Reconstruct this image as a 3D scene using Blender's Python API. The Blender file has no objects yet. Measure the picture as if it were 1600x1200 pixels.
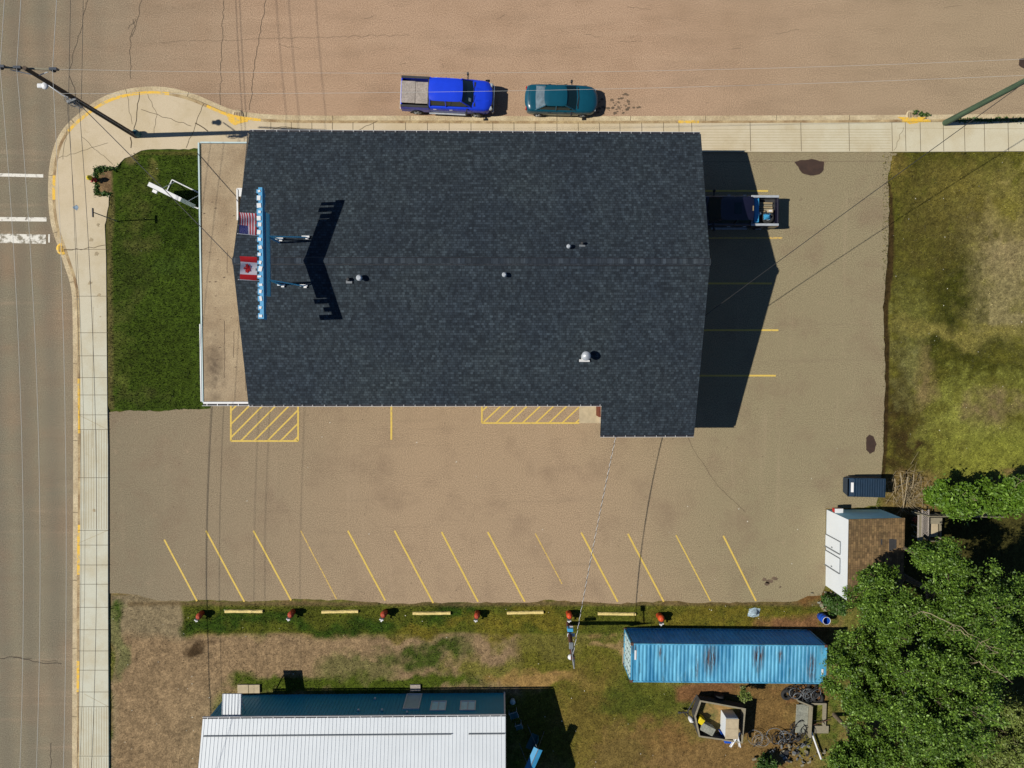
import bpy, math, random
import numpy as np
from mathutils import Vector, Matrix
random.seed(7); rng = np.random.default_rng(11)
R = math.radians
scene = bpy.context.scene
col = scene.collection

# ------------------------------------------------------------------ camera, sky, sun, exposure
CAM_H = 46.0; F = 1110.0; NX, NY = 782.0, 559.0
cam_d = bpy.data.cameras.new('camera'); cam_d.sensor_width = 36; cam_d.lens = F/1600*36
cam_d.clip_start = 0.5; cam_d.clip_end = 2000
cam = bpy.data.objects.new('camera', cam_d); col.objects.link(cam); scene.camera = cam
AX = -math.atan((600-NY)/F); AY = -math.atan((800-NX)/F)
cam.location = (0, 0, CAM_H); cam.rotation_mode = 'XYZ'; cam.rotation_euler = (AX, AY, 0)
SUN_EL = R(45.8); SUN_DIR = Vector((-0.97, -0.045, 1.0)).normalized()
w = bpy.data.worlds.new('World'); scene.world = w; w.use_nodes = True
nt = w.node_tree; bg = nt.nodes['Background']; sky = nt.nodes.new('ShaderNodeTexSky')
sky.sky_type = 'NISHITA'; sky.sun_disc = False; sky.sun_elevation = SUN_EL
sky.sun_rotation = math.atan2(SUN_DIR.x, SUN_DIR.y)
sky.air_density = 0.55; sky.dust_density = 0.0; sky.ozone_density = 5.0; sky.altitude = 600
nt.links.new(sky.outputs[0], bg.inputs[0]); bg.inputs[1].default_value = 0.085
sd = bpy.data.lights.new('sun', 'SUN'); sd.energy = 5.0; sd.angle = R(0.5); sd.color = (1.0, 0.945, 0.86)
so = bpy.data.objects.new('sun', sd); col.objects.link(so)
so.rotation_euler = SUN_DIR.to_track_quat('Z', 'Y').to_euler(); so.location = (-40, -2, 60)
scene.view_settings.view_transform = 'Standard'; scene.view_settings.look = 'None'
scene.view_settings.exposure = 0.25; scene.view_settings.gamma = 1.0
scene.cycles.max_bounces = 5; scene.cycles.diffuse_bounces = 2; scene.cycles.glossy_bounces = 3
scene.cycles.transmission_bounces = 3; scene.cycles.transparent_max_bounces = 6

# ------------------------------------------------------------------ measuring the photo: a pixel plus its real height -> a point
_rx = np.array([[1,0,0],[0,math.cos(AX),-math.sin(AX)],[0,math.sin(AX),math.cos(AX)]])
_ry = np.array([[math.cos(AY),0,math.sin(AY)],[0,1,0],[-math.sin(AY),0,math.cos(AY)]])
RM = _ry @ _rx
def P(x, y, h=0.0):
    d = RM @ np.array([(x-800)/F, (600-y)/F, -1.0]); t = (CAM_H-h)/-d[2]
    return Vector((d[0]*t, d[1]*t, h))
def PP(lst, h=0.0): return [tuple(P(a, b, h)) for a, b in lst]
def topx(X, Y):     # ground point -> photo pixel (numpy arrays)
    v = np.stack([X, Y, np.full_like(X, -CAM_H)], -1) @ RM
    return 800 + F*v[..., 0]/-v[..., 2], 600 - F*v[..., 1]/-v[..., 2]

# ------------------------------------------------------------------ materials
EXPO = 1.35
def lin(c): c /= 255.0; return c/12.92 if c <= .04045 else ((c+.055)/1.055)**2.4
def S(r, g, b, m=None):
    m = EXPO if m is None else m
    return (lin(r)/m, lin(g)/m, lin(b)/m)
def new_mat(name):
    m = bpy.data.materials.new(name); m.use_nodes = True
    return m, m.node_tree, m.node_tree.nodes['Principled BSDF']
def N(nt, t, **kw):
    n = nt.nodes.new(t)
    for k, v in kw.items():
        if k in n.inputs: n.inputs[k].default_value = v
        else: setattr(n, k, v)
    return n
def mixc(nt, fac, a, b, mode='MIX'):
    n = nt.nodes.new('ShaderNodeMix'); n.data_type = 'RGBA'; n.blend_type = mode
    for s, v in ((0, fac), (6, a), (7, b)):
        if isinstance(v, bpy.types.NodeSocket): nt.links.new(v, n.inputs[s])
        else: n.inputs[s].default_value = (tuple(v)+(1,)) if s and len(v) == 3 else v
    return n.outputs[2]
def ramp(nt, v, a, b, x=0.0, y=1.0):
    n = nt.nodes.new('ShaderNodeMapRange'); nt.links.new(v, n.inputs[0])
    n.inputs[1].default_value = a; n.inputs[2].default_value = b; n.inputs[3].default_value = x; n.inputs[4].default_value = y
    return n.outputs[0]
def noise(nt, scale, detail=3, rough=.55, vec=None, stretch=None):
    tc = nt.nodes.new('ShaderNodeTexCoord') if vec is None else None
    v = tc.outputs['Object'] if vec is None else vec
    if stretch:
        mp = nt.nodes.new('ShaderNodeMapping'); mp.inputs['Scale'].default_value = stretch
        nt.links.new(v, mp.inputs[0]); v = mp.outputs[0]
    n = nt.nodes.new('ShaderNodeTexNoise'); n.inputs['Scale'].default_value = scale
    n.inputs['Detail'].default_value = detail; n.inputs['Roughness'].default_value = rough
    nt.links.new(v, n.inputs['Vector']); return n.outputs[0]
def bump(nt, bs, h, strength=.3, dist=.02):
    b = nt.nodes.new('ShaderNodeBump'); b.inputs['Strength'].default_value = strength; b.inputs['Distance'].default_value = dist
    nt.links.new(h, b.inputs['Height']); nt.links.new(b.outputs[0], bs.inputs['Normal'])
def mat(name, c, rough=.7, metal=0, var=.15, vs=3.0, fine=None, stretch=None, c2=None, spec=None, coat=0, bmp=0):
    m, nt, bs = new_mat(name)
    bs.inputs['Roughness'].default_value = rough; bs.inputs['Metallic'].default_value = metal
    if spec is not None: bs.inputs['Specular IOR Level'].default_value = spec
    if coat: bs.inputs['Coat Weight'].default_value = coat
    n1 = noise(nt, vs, 5, .6, stretch=stretch)
    c2 = c2 or tuple(x*(1-2*var) for x in c)
    hi = tuple(min(1, x*(1+var*.6)) for x in c)
    o = mixc(nt, ramp(nt, n1, .32, .68), c2, hi)
    if fine:
        n2 = noise(nt, fine, 2, .7)
        o = mixc(nt, 1.0, o, mixc(nt, ramp(nt, n2, .3, .7), (.72,)*3, (1.25,)*3), 'MULTIPLY')
        if bmp: bump(nt, bs, n2, bmp)
    nt.links.new(o, bs.inputs['Base Color'])
    return m
M = {}
def asphalt(name, c, c2, dark):
    m, nt, bs = new_mat(name); bs.inputs['Roughness'].default_value = .95; bs.inputs['Specular IOR Level'].default_value = .15
    big = noise(nt, .11, 4, .6); mid = noise(nt, .9, 6, .65); fin = noise(nt, 14, 4, .8); sp = noise(nt, 38, 2, .6)
    o = mixc(nt, ramp(nt, big, .38, .62), c, c2)
    o = mixc(nt, ramp(nt, mid, .5, .8, 0, .55), o, dark)
    o = mixc(nt, 1.0, o, mixc(nt, ramp(nt, fin, .3, .7), (.78,)*3, (1.2,)*3), 'MULTIPLY')
    o = mixc(nt, 1.0, o, mixc(nt, ramp(nt, sp, .3, .72), (.78,)*3, (1.3,)*3), 'MULTIPLY')
    lw = noise(nt, .5, 5, .6, stretch=(.12, 1, 1))
    o = mixc(nt, ramp(nt, lw, .5, .75, 0, .22), o, dark)
    nt.links.new(o, bs.inputs['Base Color']); bump(nt, bs, sp, .35, .01)
    return m
# road: tan chip seal on the side street, grey on the main street (two asphalts blended over the junction)
m, nt, bs = new_mat('road_asphalt'); bs.inputs['Roughness'].default_value = .95; bs.inputs['Specular IOR Level'].default_value = .15
tc = nt.nodes.new('ShaderNodeTexCoord'); sx = nt.nodes.new('ShaderNodeSeparateXYZ'); nt.links.new(tc.outputs['Object'], sx.inputs[0])
big = noise(nt, .1, 4, .6)
ad = N(nt, 'ShaderNodeMath', operation='MULTIPLY_ADD'); nt.links.new(big, ad.inputs[0]); ad.inputs[1].default_value = 9; nt.links.new(sx.outputs[0], ad.inputs[2])
fx = ramp(nt, ad.outputs[0], -25, -10)
o = mixc(nt, fx, S(132,124,103), S(175,147,120))
o = mixc(nt, ramp(nt, noise(nt, .22, 5, .6), .45, .7, 0, .5), o, S(150,122,96))
ex = ramp(nt, ad.outputs[0], 14, 34, 0, .8)
o = mixc(nt, ramp(nt, noise(nt, 2.2, 3, .55), .66, .75, 0, .3), o, S(128,106,84))
o = mixc(nt, ramp(nt, noise(nt, .7, 5, .7, stretch=(.07, 1.5, 1)), .56, .72, 0, .3), o, S(186,160,132))
o = mixc(nt, ex, o, S(158,141,113))
mid = noise(nt, .8, 6, .65, stretch=(.25, 1, 1)); o = mixc(nt, ramp(nt, mid, .48, .8, 0, .35), o, S(118,100,80))
wx = N(nt, 'ShaderNodeTexWave', wave_type='BANDS', bands_direction='X'); wx.inputs['Scale'].default_value = .18; wx.inputs['Distortion'].default_value = 1.2
nt.links.new(tc.outputs['Object'], wx.inputs[0])
inv = N(nt, 'ShaderNodeMath', operation='MULTIPLY'); nt.links.new(ramp(nt, fx, 0, .5, .35, 0), inv.inputs[0]); nt.links.new(wx.outputs[0], inv.inputs[1])
o = mixc(nt, inv.outputs[0], o, S(104,98,86))
sp = noise(nt, 55, 1, .5); fin = noise(nt, 15, 2, .9)
o = mixc(nt, 1.0, o, mixc(nt, ramp(nt, fin, .34, .66), (.68,)*3, (1.32,)*3), 'MULTIPLY')
o = mixc(nt, 1.0, o, mixc(nt, ramp(nt, sp, .3, .7), (.6,)*3, (1.45,)*3), 'MULTIPLY')
nt.links.new(o, bs.inputs['Base Color']); bump(nt, bs, sp, .07, .005)
M['road'] = m
# parking lot asphalt: greyer to the west and east
m, nt, bs = new_mat('lot_asphalt'); bs.inputs['Roughness'].default_value = .95; bs.inputs['Specular IOR Level'].default_value = .15
tc = nt.nodes.new('ShaderNodeTexCoord'); sx = nt.nodes.new('ShaderNodeSeparateXYZ'); nt.links.new(tc.outputs['Object'], sx.inputs[0])
big = noise(nt, .1, 4, .6)
ad = N(nt, 'ShaderNodeMath', operation='MULTIPLY_ADD'); nt.links.new(big, ad.inputs[0]); ad.inputs[1].default_value = 10; nt.links.new(sx.outputs[0], ad.inputs[2])
o = mixc(nt, ramp(nt, ad.outputs[0], -19, 0), S(134,123,100), S(165,143,115))
o = mixc(nt, ramp(nt, ad.outputs[0], 10, 22), o, S(144,133,104))
o = mixc(nt, ramp(nt, noise(nt, .35, 6, .65), .5, .72, 0, .5), o, S(128,108,88))
o = mixc(nt, ramp(nt, noise(nt, 1.6, 6, .7), .58, .8, 0, .4), o, S(175,152,124))
sp = noise(nt, 55, 1, .5); fin = noise(nt, 15, 2, .9)
o = mixc(nt, 1.0, o, mixc(nt, ramp(nt, fin, .34, .66), (.66,)*3, (1.34,)*3), 'MULTIPLY')
o = mixc(nt, 1.0, o, mixc(nt, ramp(nt, sp, .3, .7), (.6,)*3, (1.45,)*3), 'MULTIPLY')
o = mixc(nt, ramp(nt, noise(nt, 2.6, 3, .55), .66, .74, 0, .38), o, S(112,96,80))
o = mixc(nt, ramp(nt, noise(nt, .9, 5, .7, stretch=(.08, 1.6, 1)), .56, .74, 0, .3), o, S(126,110,90))
o = mixc(nt, ramp(nt, noise(nt, .8, 5, .7, stretch=(1.5, .10, 1)), .58, .74, 0, .22), o, S(182,160,132))
nt.links.new(o, bs.inputs['Base Color']); bump(nt, bs, sp, .07, .005)
M['lot'] = m
def paint(name, c, under, wear=.5, sc=7):
    m, nt, bs = new_mat(name); bs.inputs['Roughness'].default_value = .8
    n1 = noise(nt, sc, 6, .75)
    o = mixc(nt, ramp(nt, n1, wear-.03, wear+.07), under, c)
    o = mixc(nt, 1.0, o, mixc(nt, ramp(nt, noise(nt, 30, 2), .3, .7), (.82,)*3, (1.12,)*3), 'MULTIPLY')
    nt.links.new(o, bs.inputs['Base Color']); return m
M['yellow_line'] = paint('yellow_line_paint', S(222,190,88), S(150,128,100), .36)
M['faded_line'] = paint('faded_line_paint', S(212,178,92), S(158,136,108), .43)
M['white_line'] = paint('white_line_paint', S(232,228,214), S(122,113,97), .38, 3)
M['worn_white_line'] = paint('worn_white_line_paint', S(232,228,214), S(132,124,103), .46, 2.2)
M['kerb_yellow'] = paint('kerb_yellow_paint', S(238,190,62), S(190,172,128), .42, 4)
M['concrete'] = mat('pavement_concrete', S(206,193,158), .9, var=.10, vs=.35, fine=20, c2=S(184,166,130), bmp=.2)
# concrete: warm in the north, paler and greener along the main street
m, nt, bs = new_mat('sidewalk_concrete'); bs.inputs['Roughness'].default_value = .9; bs.inputs['Specular IOR Level'].default_value = .2
tc = nt.nodes.new('ShaderNodeTexCoord'); sx = nt.nodes.new('ShaderNodeSeparateXYZ'); nt.links.new(tc.outputs['Object'], sx.inputs[0])
o = mixc(nt, ramp(nt, sx.outputs[1], -2, 10), S(205,204,184), S(207,191,161))
o = mixc(nt, ramp(nt, sx.outputs[0], 8, 22), o, S(208,200,172))
o = mixc(nt, ramp(nt, noise(nt, .5, 6, .65), .42, .75, 0, .6), o, S(184,166,126))
o = mixc(nt, ramp(nt, noise(nt, 2.2, 6, .7), .6, .8, 0, .5), o, S(160,140,104))
sp = noise(nt, 25, 3, .7)
o = mixc(nt, 1.0, o, mixc(nt, ramp(nt, sp, .3, .7), (.9,)*3, (1.08,)*3), 'MULTIPLY')
nt.links.new(o, bs.inputs['Base Color']); bump(nt, bs, sp, .15, .01)
M['sidewalk'] = m
M['kerb'] = mat('kerb_concrete', S(186,166,124), .9, var=.15, vs=1.2, fine=15, c2=S(140,112,76))
M['gutter_concrete'] = mat('gutter_pan_concrete', S(206,190,154), .9, var=.06, vs=.8, fine=15, c2=S(178,158,122))
M['dirty_concrete'] = mat('dirty_concrete', S(176,160,128), .95, var=.15, vs=4); M['chalk_blue'] = mat('chalk_blue', S(140,160,176), .95, var=.2, vs=8)
M['joint'] = mat('joint_dark', S(92,78,54), .95, var=.3, vs=2)
M['groove'] = mat('groove_grey', S(176,160,124), .95, var=.1, vs=3)
M['crack_and_shadow'] = mat('crack_tar_and_shadow', S(84,72,58), .95, var=.3, vs=2)
M['oil'] = mat('oil_stain', S(66,46,34), .85, var=.2, vs=2)
M['softstain'] = mat('damp_stain', S(112,94,74), .9, var=.2, vs=1.5)
def shingle(name, dark, light, bw=.30, rh=.14, swap=False, bias=-.15, far=None):
    m, nt, bs = new_mat(name); bs.inputs['Roughness'].default_value = .9; bs.inputs['Specular IOR Level'].default_value = .25
    tc = nt.nodes.new('ShaderNodeTexCoord'); mp = nt.nodes.new('ShaderNodeMapping'); nt.links.new(tc.outputs['Object'], mp.inputs[0])
    if swap: mp.inputs['Rotation'].default_value = (0, 0, R(90))
    b = nt.nodes.new('ShaderNodeTexBrick'); nt.links.new(mp.outputs[0], b.inputs['Vector'])
    b.inputs['Scale'].default_value = 1; b.inputs['Brick Width'].default_value = bw; b.inputs['Row Height'].default_value = rh
    b.inputs['Mortar Size'].default_value = .012; b.inputs['Mortar Smooth'].default_value = .3; b.inputs['Bias'].default_value = bias
    b.inputs['Color1'].default_value = (*dark, 1); b.inputs['Color2'].default_value = (*light, 1); b.inputs['Mortar'].default_value = (*[x*.55 for x in dark], 1)
    b.offset = .37; b.offset_frequency = 2
    b2 = nt.nodes.new('ShaderNodeTexBrick'); nt.links.new(mp.outputs[0], b2.inputs['Vector'])
    b2.inputs['Scale'].default_value = 1; b2.inputs['Brick Width'].default_value = bw*.61; b2.inputs['Row Height'].default_value = rh
    b2.inputs['Mortar Size'].default_value = 0; b2.inputs['Bias'].default_value = -.35; b2.offset = .61
    b2.inputs['Color1'].default_value = (.86, .86, .86, 1); b2.inputs['Color2'].default_value = (1.8, 1.8, 1.76, 1)
    o = mixc(nt, 1.0, b.outputs[0], b2.outputs[0], 'MULTIPLY')
    o = mixc(nt, 1.0, o, mixc(nt, ramp(nt, noise(nt, .25, 5, .6), .35, .7), (.86,.88,.95), (1.15,1.12,1.05)), 'MULTIPLY')
    st = (1, 3.2, 1) if swap else (3.2, 1, 1)
    o = mixc(nt, 1.0, o, mixc(nt, ramp(nt, noise(nt, 1.5, 4, .8, stretch=st), .36, .66), (.80,.80,.82), (1.26,1.26,1.24)), 'MULTIPLY')
    o = mixc(nt, 1.0, o, mixc(nt, ramp(nt, noise(nt, .5, 4, .6, stretch=(1, .12, 1) if not swap else (.12, 1, 1)), .45, .8), (1,1,1), (1.16,1.16,1.12)), 'MULTIPLY')
    nt.links.new(o, bs.inputs['Base Color']); bump(nt, bs, b.outputs['Fac'], -.3, .02)
    return m
M['shingle'] = shingle('charcoal_shingle', S(36,45,52), S(56,66,73), .22, .14)
M['ridge'] = shingle('ridge_shingle', S(40,48,56), S(62,70,77), .3, .6)
M['brown_shingle'] = shingle('brown_shingle', S(112,92,62), S(126,102,70), .42, .15, swap=True)
M['gravel_roof'] = mat('gravel_roof', S(172,154,124), .95, var=.12, vs=.7, fine=18, c2=S(150,130,102))
m = M['gravel_roof']; nt = m.node_tree; bs = nt.nodes['Principled BSDF']; src = bs.inputs['Base Color'].links[0].from_socket
tc = nt.nodes.new('ShaderNodeTexCoord'); vs_ = N(nt, 'ShaderNodeMapping'); vs_.inputs['Location'].default_value = (15.55/.75, 6.0/2.6, 0); vs_.inputs['Scale'].default_value = (1/.75, 1/2.6, 0)
nt.links.new(tc.outputs['Object'], vs_.inputs[0]); ln = N(nt, 'ShaderNodeVectorMath', operation='LENGTH'); nt.links.new(vs_.outputs[0], ln.inputs[0])
mu = N(nt, 'ShaderNodeMath', operation='MULTIPLY'); nt.links.new(ramp(nt, ln.outputs['Value'], .2, 1.2, .85, 0), mu.inputs[0]); nt.links.new(ramp(nt, noise(nt, 1.3, 5, .7), .36, .6), mu.inputs[1])
nt.links.new(mixc(nt, mu.outputs[0], src, S(92,78,60)), bs.inputs['Base Color'])
M['roof_stain'] = mat('roof_stain', S(112,92,70), .95, var=.3, vs=2)
M['white'] = mat('white_trim', S(225,226,224), .5, var=.04, vs=2)
M['aqua_white'] = mat('pale_blue_trim', S(186,208,208), .5, var=.06, vs=2)
M['cream_wall'] = mat('cream_stucco', S(190,176,150), .9, var=.06, vs=1, fine=12)
M['brown_door'] = mat('brown_door_paint', S(118,52,28), .6)
M['black'] = mat('black_plastic', (.012,.012,.013), .5, var=.1)
M['dark_gap'] = mat('dark_gutter', S(30,28,40), .7)
M['steel'] = mat('galvanised_steel', S(190,196,200), .4, metal=.15, var=.1, vs=5)
M['grey_metal'] = mat('grey_metal', S(120,126,130), .5, metal=.1, var=.12, vs=5)
M['rubber'] = mat('tyre_rubber', (.014,.014,.014), .85)
M['glass'] = mat('dark_glass', (.006,.022,.026), .06, var=.05, spec=.45)
M['sky_tinted_glass'] = mat('sky_tinted_glass', (.5,.76,.82), .3, var=.05, spec=.5)  # pale aqua base colour stands in for sky reflected in the panes
M['rear_glass'] = mat('rear_glass', (.12,.16,.18), .06, var=.2, spec=1.0)
M['sign_blue'] = mat('sign_blue', S(62,156,204), .5, var=.08, vs=2)
M['shade_lift_blue'] = mat('shade_lift_blue', S(130,235,255), .6, var=.05, vs=2)  # sign blue brightened in the colour to lift the shaded panel and struts
M['flag_red'] = mat('flag_red', S(200,12,20), .7, var=.06)
M['flag_white'] = mat('flag_white', S(230,222,228), .7, var=.04)
M['flag_blue'] = mat('flag_blue', S(24,36,118), .7, var=.06)
M['wood_pole'] = mat('wood_pole', S(92,76,60), .9, var=.25, vs=6, stretch=(1,1,.1))
M['green_pole'] = mat('green_treated_pole', S(74,98,72), .85, var=.2, vs=6, stretch=(1,1,.1))
M['brown_pole'] = mat('brown_pole', S(96,58,44), .85, var=.2, vs=6, stretch=(1,1,.1))
M['insulator'] = mat('dark_insulator', S(24,44,62), .4)
M['truck_blue'] = mat('blue_car_paint', (.010,.045,.56), .3, var=.04, spec=.35, coat=.12)
M['sedan_teal'] = mat('teal_car_paint', (.004,.058,.092), .28, var=.04, spec=.4, coat=.2)
M['navy'] = mat('navy_car_paint', (.006,.006,.018), .35, var=.04, coat=.5)
M['tonneau'] = mat('tonneau_board', S(168,158,148), .85, var=.1, vs=2.5, fine=12)
M['bed_dark'] = mat('dark_bed_liner', (.03,.03,.03), .8)
M['lamp_red'] = mat('red_lens', (.4,.01,.01), .2)
M['lamp_clear'] = mat('clear_lens', (.32,.35,.36), .1)
M['chrome'] = mat('chrome', (.6,.62,.63), .25, metal=.4, var=.03)
M['yellow_kerb'] = mat('yellow_parking_kerb_paint', S(232,208,132), .8, var=.07, vs=3, fine=14)
M['red_post'] = mat('red_post_paint', S(178,66,32), .6, var=.18, vs=8)
M['orange_post'] = mat('orange_post_paint', S(214,78,24), .6, var=.12, vs=8)
M['cont_side'] = mat('container_side_blue', S(40,160,235), .55, var=.14, vs=1.2)
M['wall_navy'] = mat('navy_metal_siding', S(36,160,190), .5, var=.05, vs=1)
M['metal_white'] = mat('white_metal_roof', S(226,232,234), .4, var=.025, vs=.6)
M['rib_grey'] = mat('roof_rib_grey', S(196,204,210), .45, var=.05)
M['weathered'] = mat('weathered_wood', S(150,142,118), .9, var=.2, vs=5, stretch=(1,8,8))
M['grey_slab'] = mat('grey_slab', S(150,152,138), .85, var=.12, vs=3, fine=10)
M['cardboard'] = mat('tan_board', S(190,174,142), .85, var=.1, vs=3)
M['rust_floor'] = mat('rusty_floor', S(150,116,68), .9, var=.3, vs=1.6, fine=8, c2=S(84,88,34))
M['tan_wood'] = mat('tan_wood', S(160,142,108), .9, var=.12, vs=4)
M['yellow_plastic'] = mat('yellow_plastic', S(238,214,20), .45)
M['blue_plastic'] = mat('blue_plastic', S(26,84,190), .4, var=.08)
M['dumpster'] = mat('dumpster_blue', S(26,52,74), .45, var=.14, vs=3)
M['litter'] = mat('white_litter', S(225,222,205), .8)
M['shade_blue'] = mat('shade_blue_siding', S(190,250,255), .7, var=.05)  # bluish shade tone, brightened, painted into the white garage's north wall
M['manhole'] = mat('rusty_iron', S(96,62,44), .8, var=.25, vs=9)
M['red_plastic'] = mat('red_plastic', S(190,40,36), .5)
M['twig'] = mat('dead_twig', S(168,152,120), .9, var=.15, vs=6)
M['bark'] = mat('tree_bark', S(118,104,82), .95, var=.25, vs=6)
M['cable'] = mat('black_cable', (.02,.02,.02), .6)
M['alu_wire'] = mat('aluminium_wire', (.46,.46,.42), .6, metal=.0, var=.05)
M['tarp'] = mat('pale_blue_tarp', S(168,190,200), .6, var=.2, vs=6)
M['teal'] = mat('teal_paint', S(40,104,108), .6)
# container roof: blue with rust patches stretched along the corrugation
m, nt, bs = new_mat('container_roof_paint'); bs.inputs['Roughness'].default_value = .5
o = mixc(nt, ramp(nt, noise(nt, 1.0, 4, .6, stretch=(1.6,.35,1)), .35, .65), S(40,124,166), S(100,180,212))
o = mixc(nt, ramp(nt, noise(nt, 1.6, 5, .7, stretch=(3.5,.25,1)), .60, .72, 0, .6), o, S(150,200,216))
o = mixc(nt, ramp(nt, noise(nt, 1.4, 5, .65, stretch=(2.2,.4,1)), .60, .70, 0, .8), o, S(58,112,132))
tc = nt.nodes.new('ShaderNodeTexCoord')
rust = None
for (rx_, ry_, ax_, ay_) in ((-1.15,.3,.55,1.1), (1.85,.5,.45,1.0), (5.2,-.2,.35,1.0), (-4.3,.7,.12,.6), (6.3,-.9,.3,.35), (3.2,.5,.2,.5), (-2.0,-.2,.12,1.1), (-5.95,.9,.22,.35)):
    vs_ = N(nt, 'ShaderNodeMapping'); vs_.inputs['Location'].default_value = (-rx_/ax_, -ry_/ay_, 0); vs_.inputs['Scale'].default_value = (1/ax_, 1/ay_, 0)
    nt.links.new(tc.outputs['Object'], vs_.inputs[0])
    ln = N(nt, 'ShaderNodeVectorMath', operation='LENGTH'); nt.links.new(vs_.outputs[0], ln.inputs[0])
    r_ = ramp(nt, ln.outputs['Value'], .35, 1.15, .95, 0)
    if rust is None: rust = r_
    else:
        mx = N(nt, 'ShaderNodeMath', operation='MAXIMUM'); nt.links.new(rust, mx.inputs[0]); nt.links.new(r_, mx.inputs[1]); rust = mx.outputs[0]
nn = ramp(nt, noise(nt, 3.2, 5, .75, stretch=(4.5,.35,1)), .43, .53)
mu = N(nt, 'ShaderNodeMath', operation='MULTIPLY'); nt.links.new(rust, mu.inputs[0]); nt.links.new(nn, mu.inputs[1])
o = mixc(nt, mu.outputs[0], o, S(64,36,26))
nt.links.new(o, bs.inputs['Base Color']); M['cont_roof'] = m
def leafmat(name, a, b, c, tr=.14):
    m, nt, bs = new_mat(name); bs.inputs['Roughness'].default_value = .5; bs.inputs['Specular IOR Level'].default_value = .28
    g = nt.nodes.new('ShaderNodeNewGeometry')
    o = mixc(nt, g.outputs['Random Per Island'], a, b)
    o = mixc(nt, ramp(nt, noise(nt, .9, 3, .6), .35, .7, 0, .8), o, c)
    sel = ramp(nt, g.outputs['Random Per Island'], .90, .93); o = mixc(nt, sel, o, tuple(min(1, x*1.25+.03) for x in b))
    nt.links.new(o, bs.inputs['Base Color'])
    t = nt.nodes.new('ShaderNodeBsdfTranslucent'); nt.links.new(o, t.inputs[0])
    mx = nt.nodes.new('ShaderNodeMixShader'); mx.inputs[0].default_value = tr
    nt.links.new(bs.outputs[0], mx.inputs[1]); nt.links.new(t.outputs[0], mx.inputs[2])
    nt.links.new(mx.outputs[0], nt.nodes['Material Output'].inputs[0]); return m
M['leaf'] = leafmat('tree_leaf', (.020,.058,.005), (.145,.245,.024), (.045,.085,.007))
M['leaf2'] = leafmat('bush_leaf', (.04,.095,.006), (.12,.21,.015), (.07,.13,.01))
M['leaf3'] = leafmat('yellow_leaf', (.09,.14,.02), (.16,.20,.04), (.10,.11,.03))
M['hedge'] = leafmat('weed_leaf', (.03,.08,.015), (.06,.12,.02), (.04,.07,.01))

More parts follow.
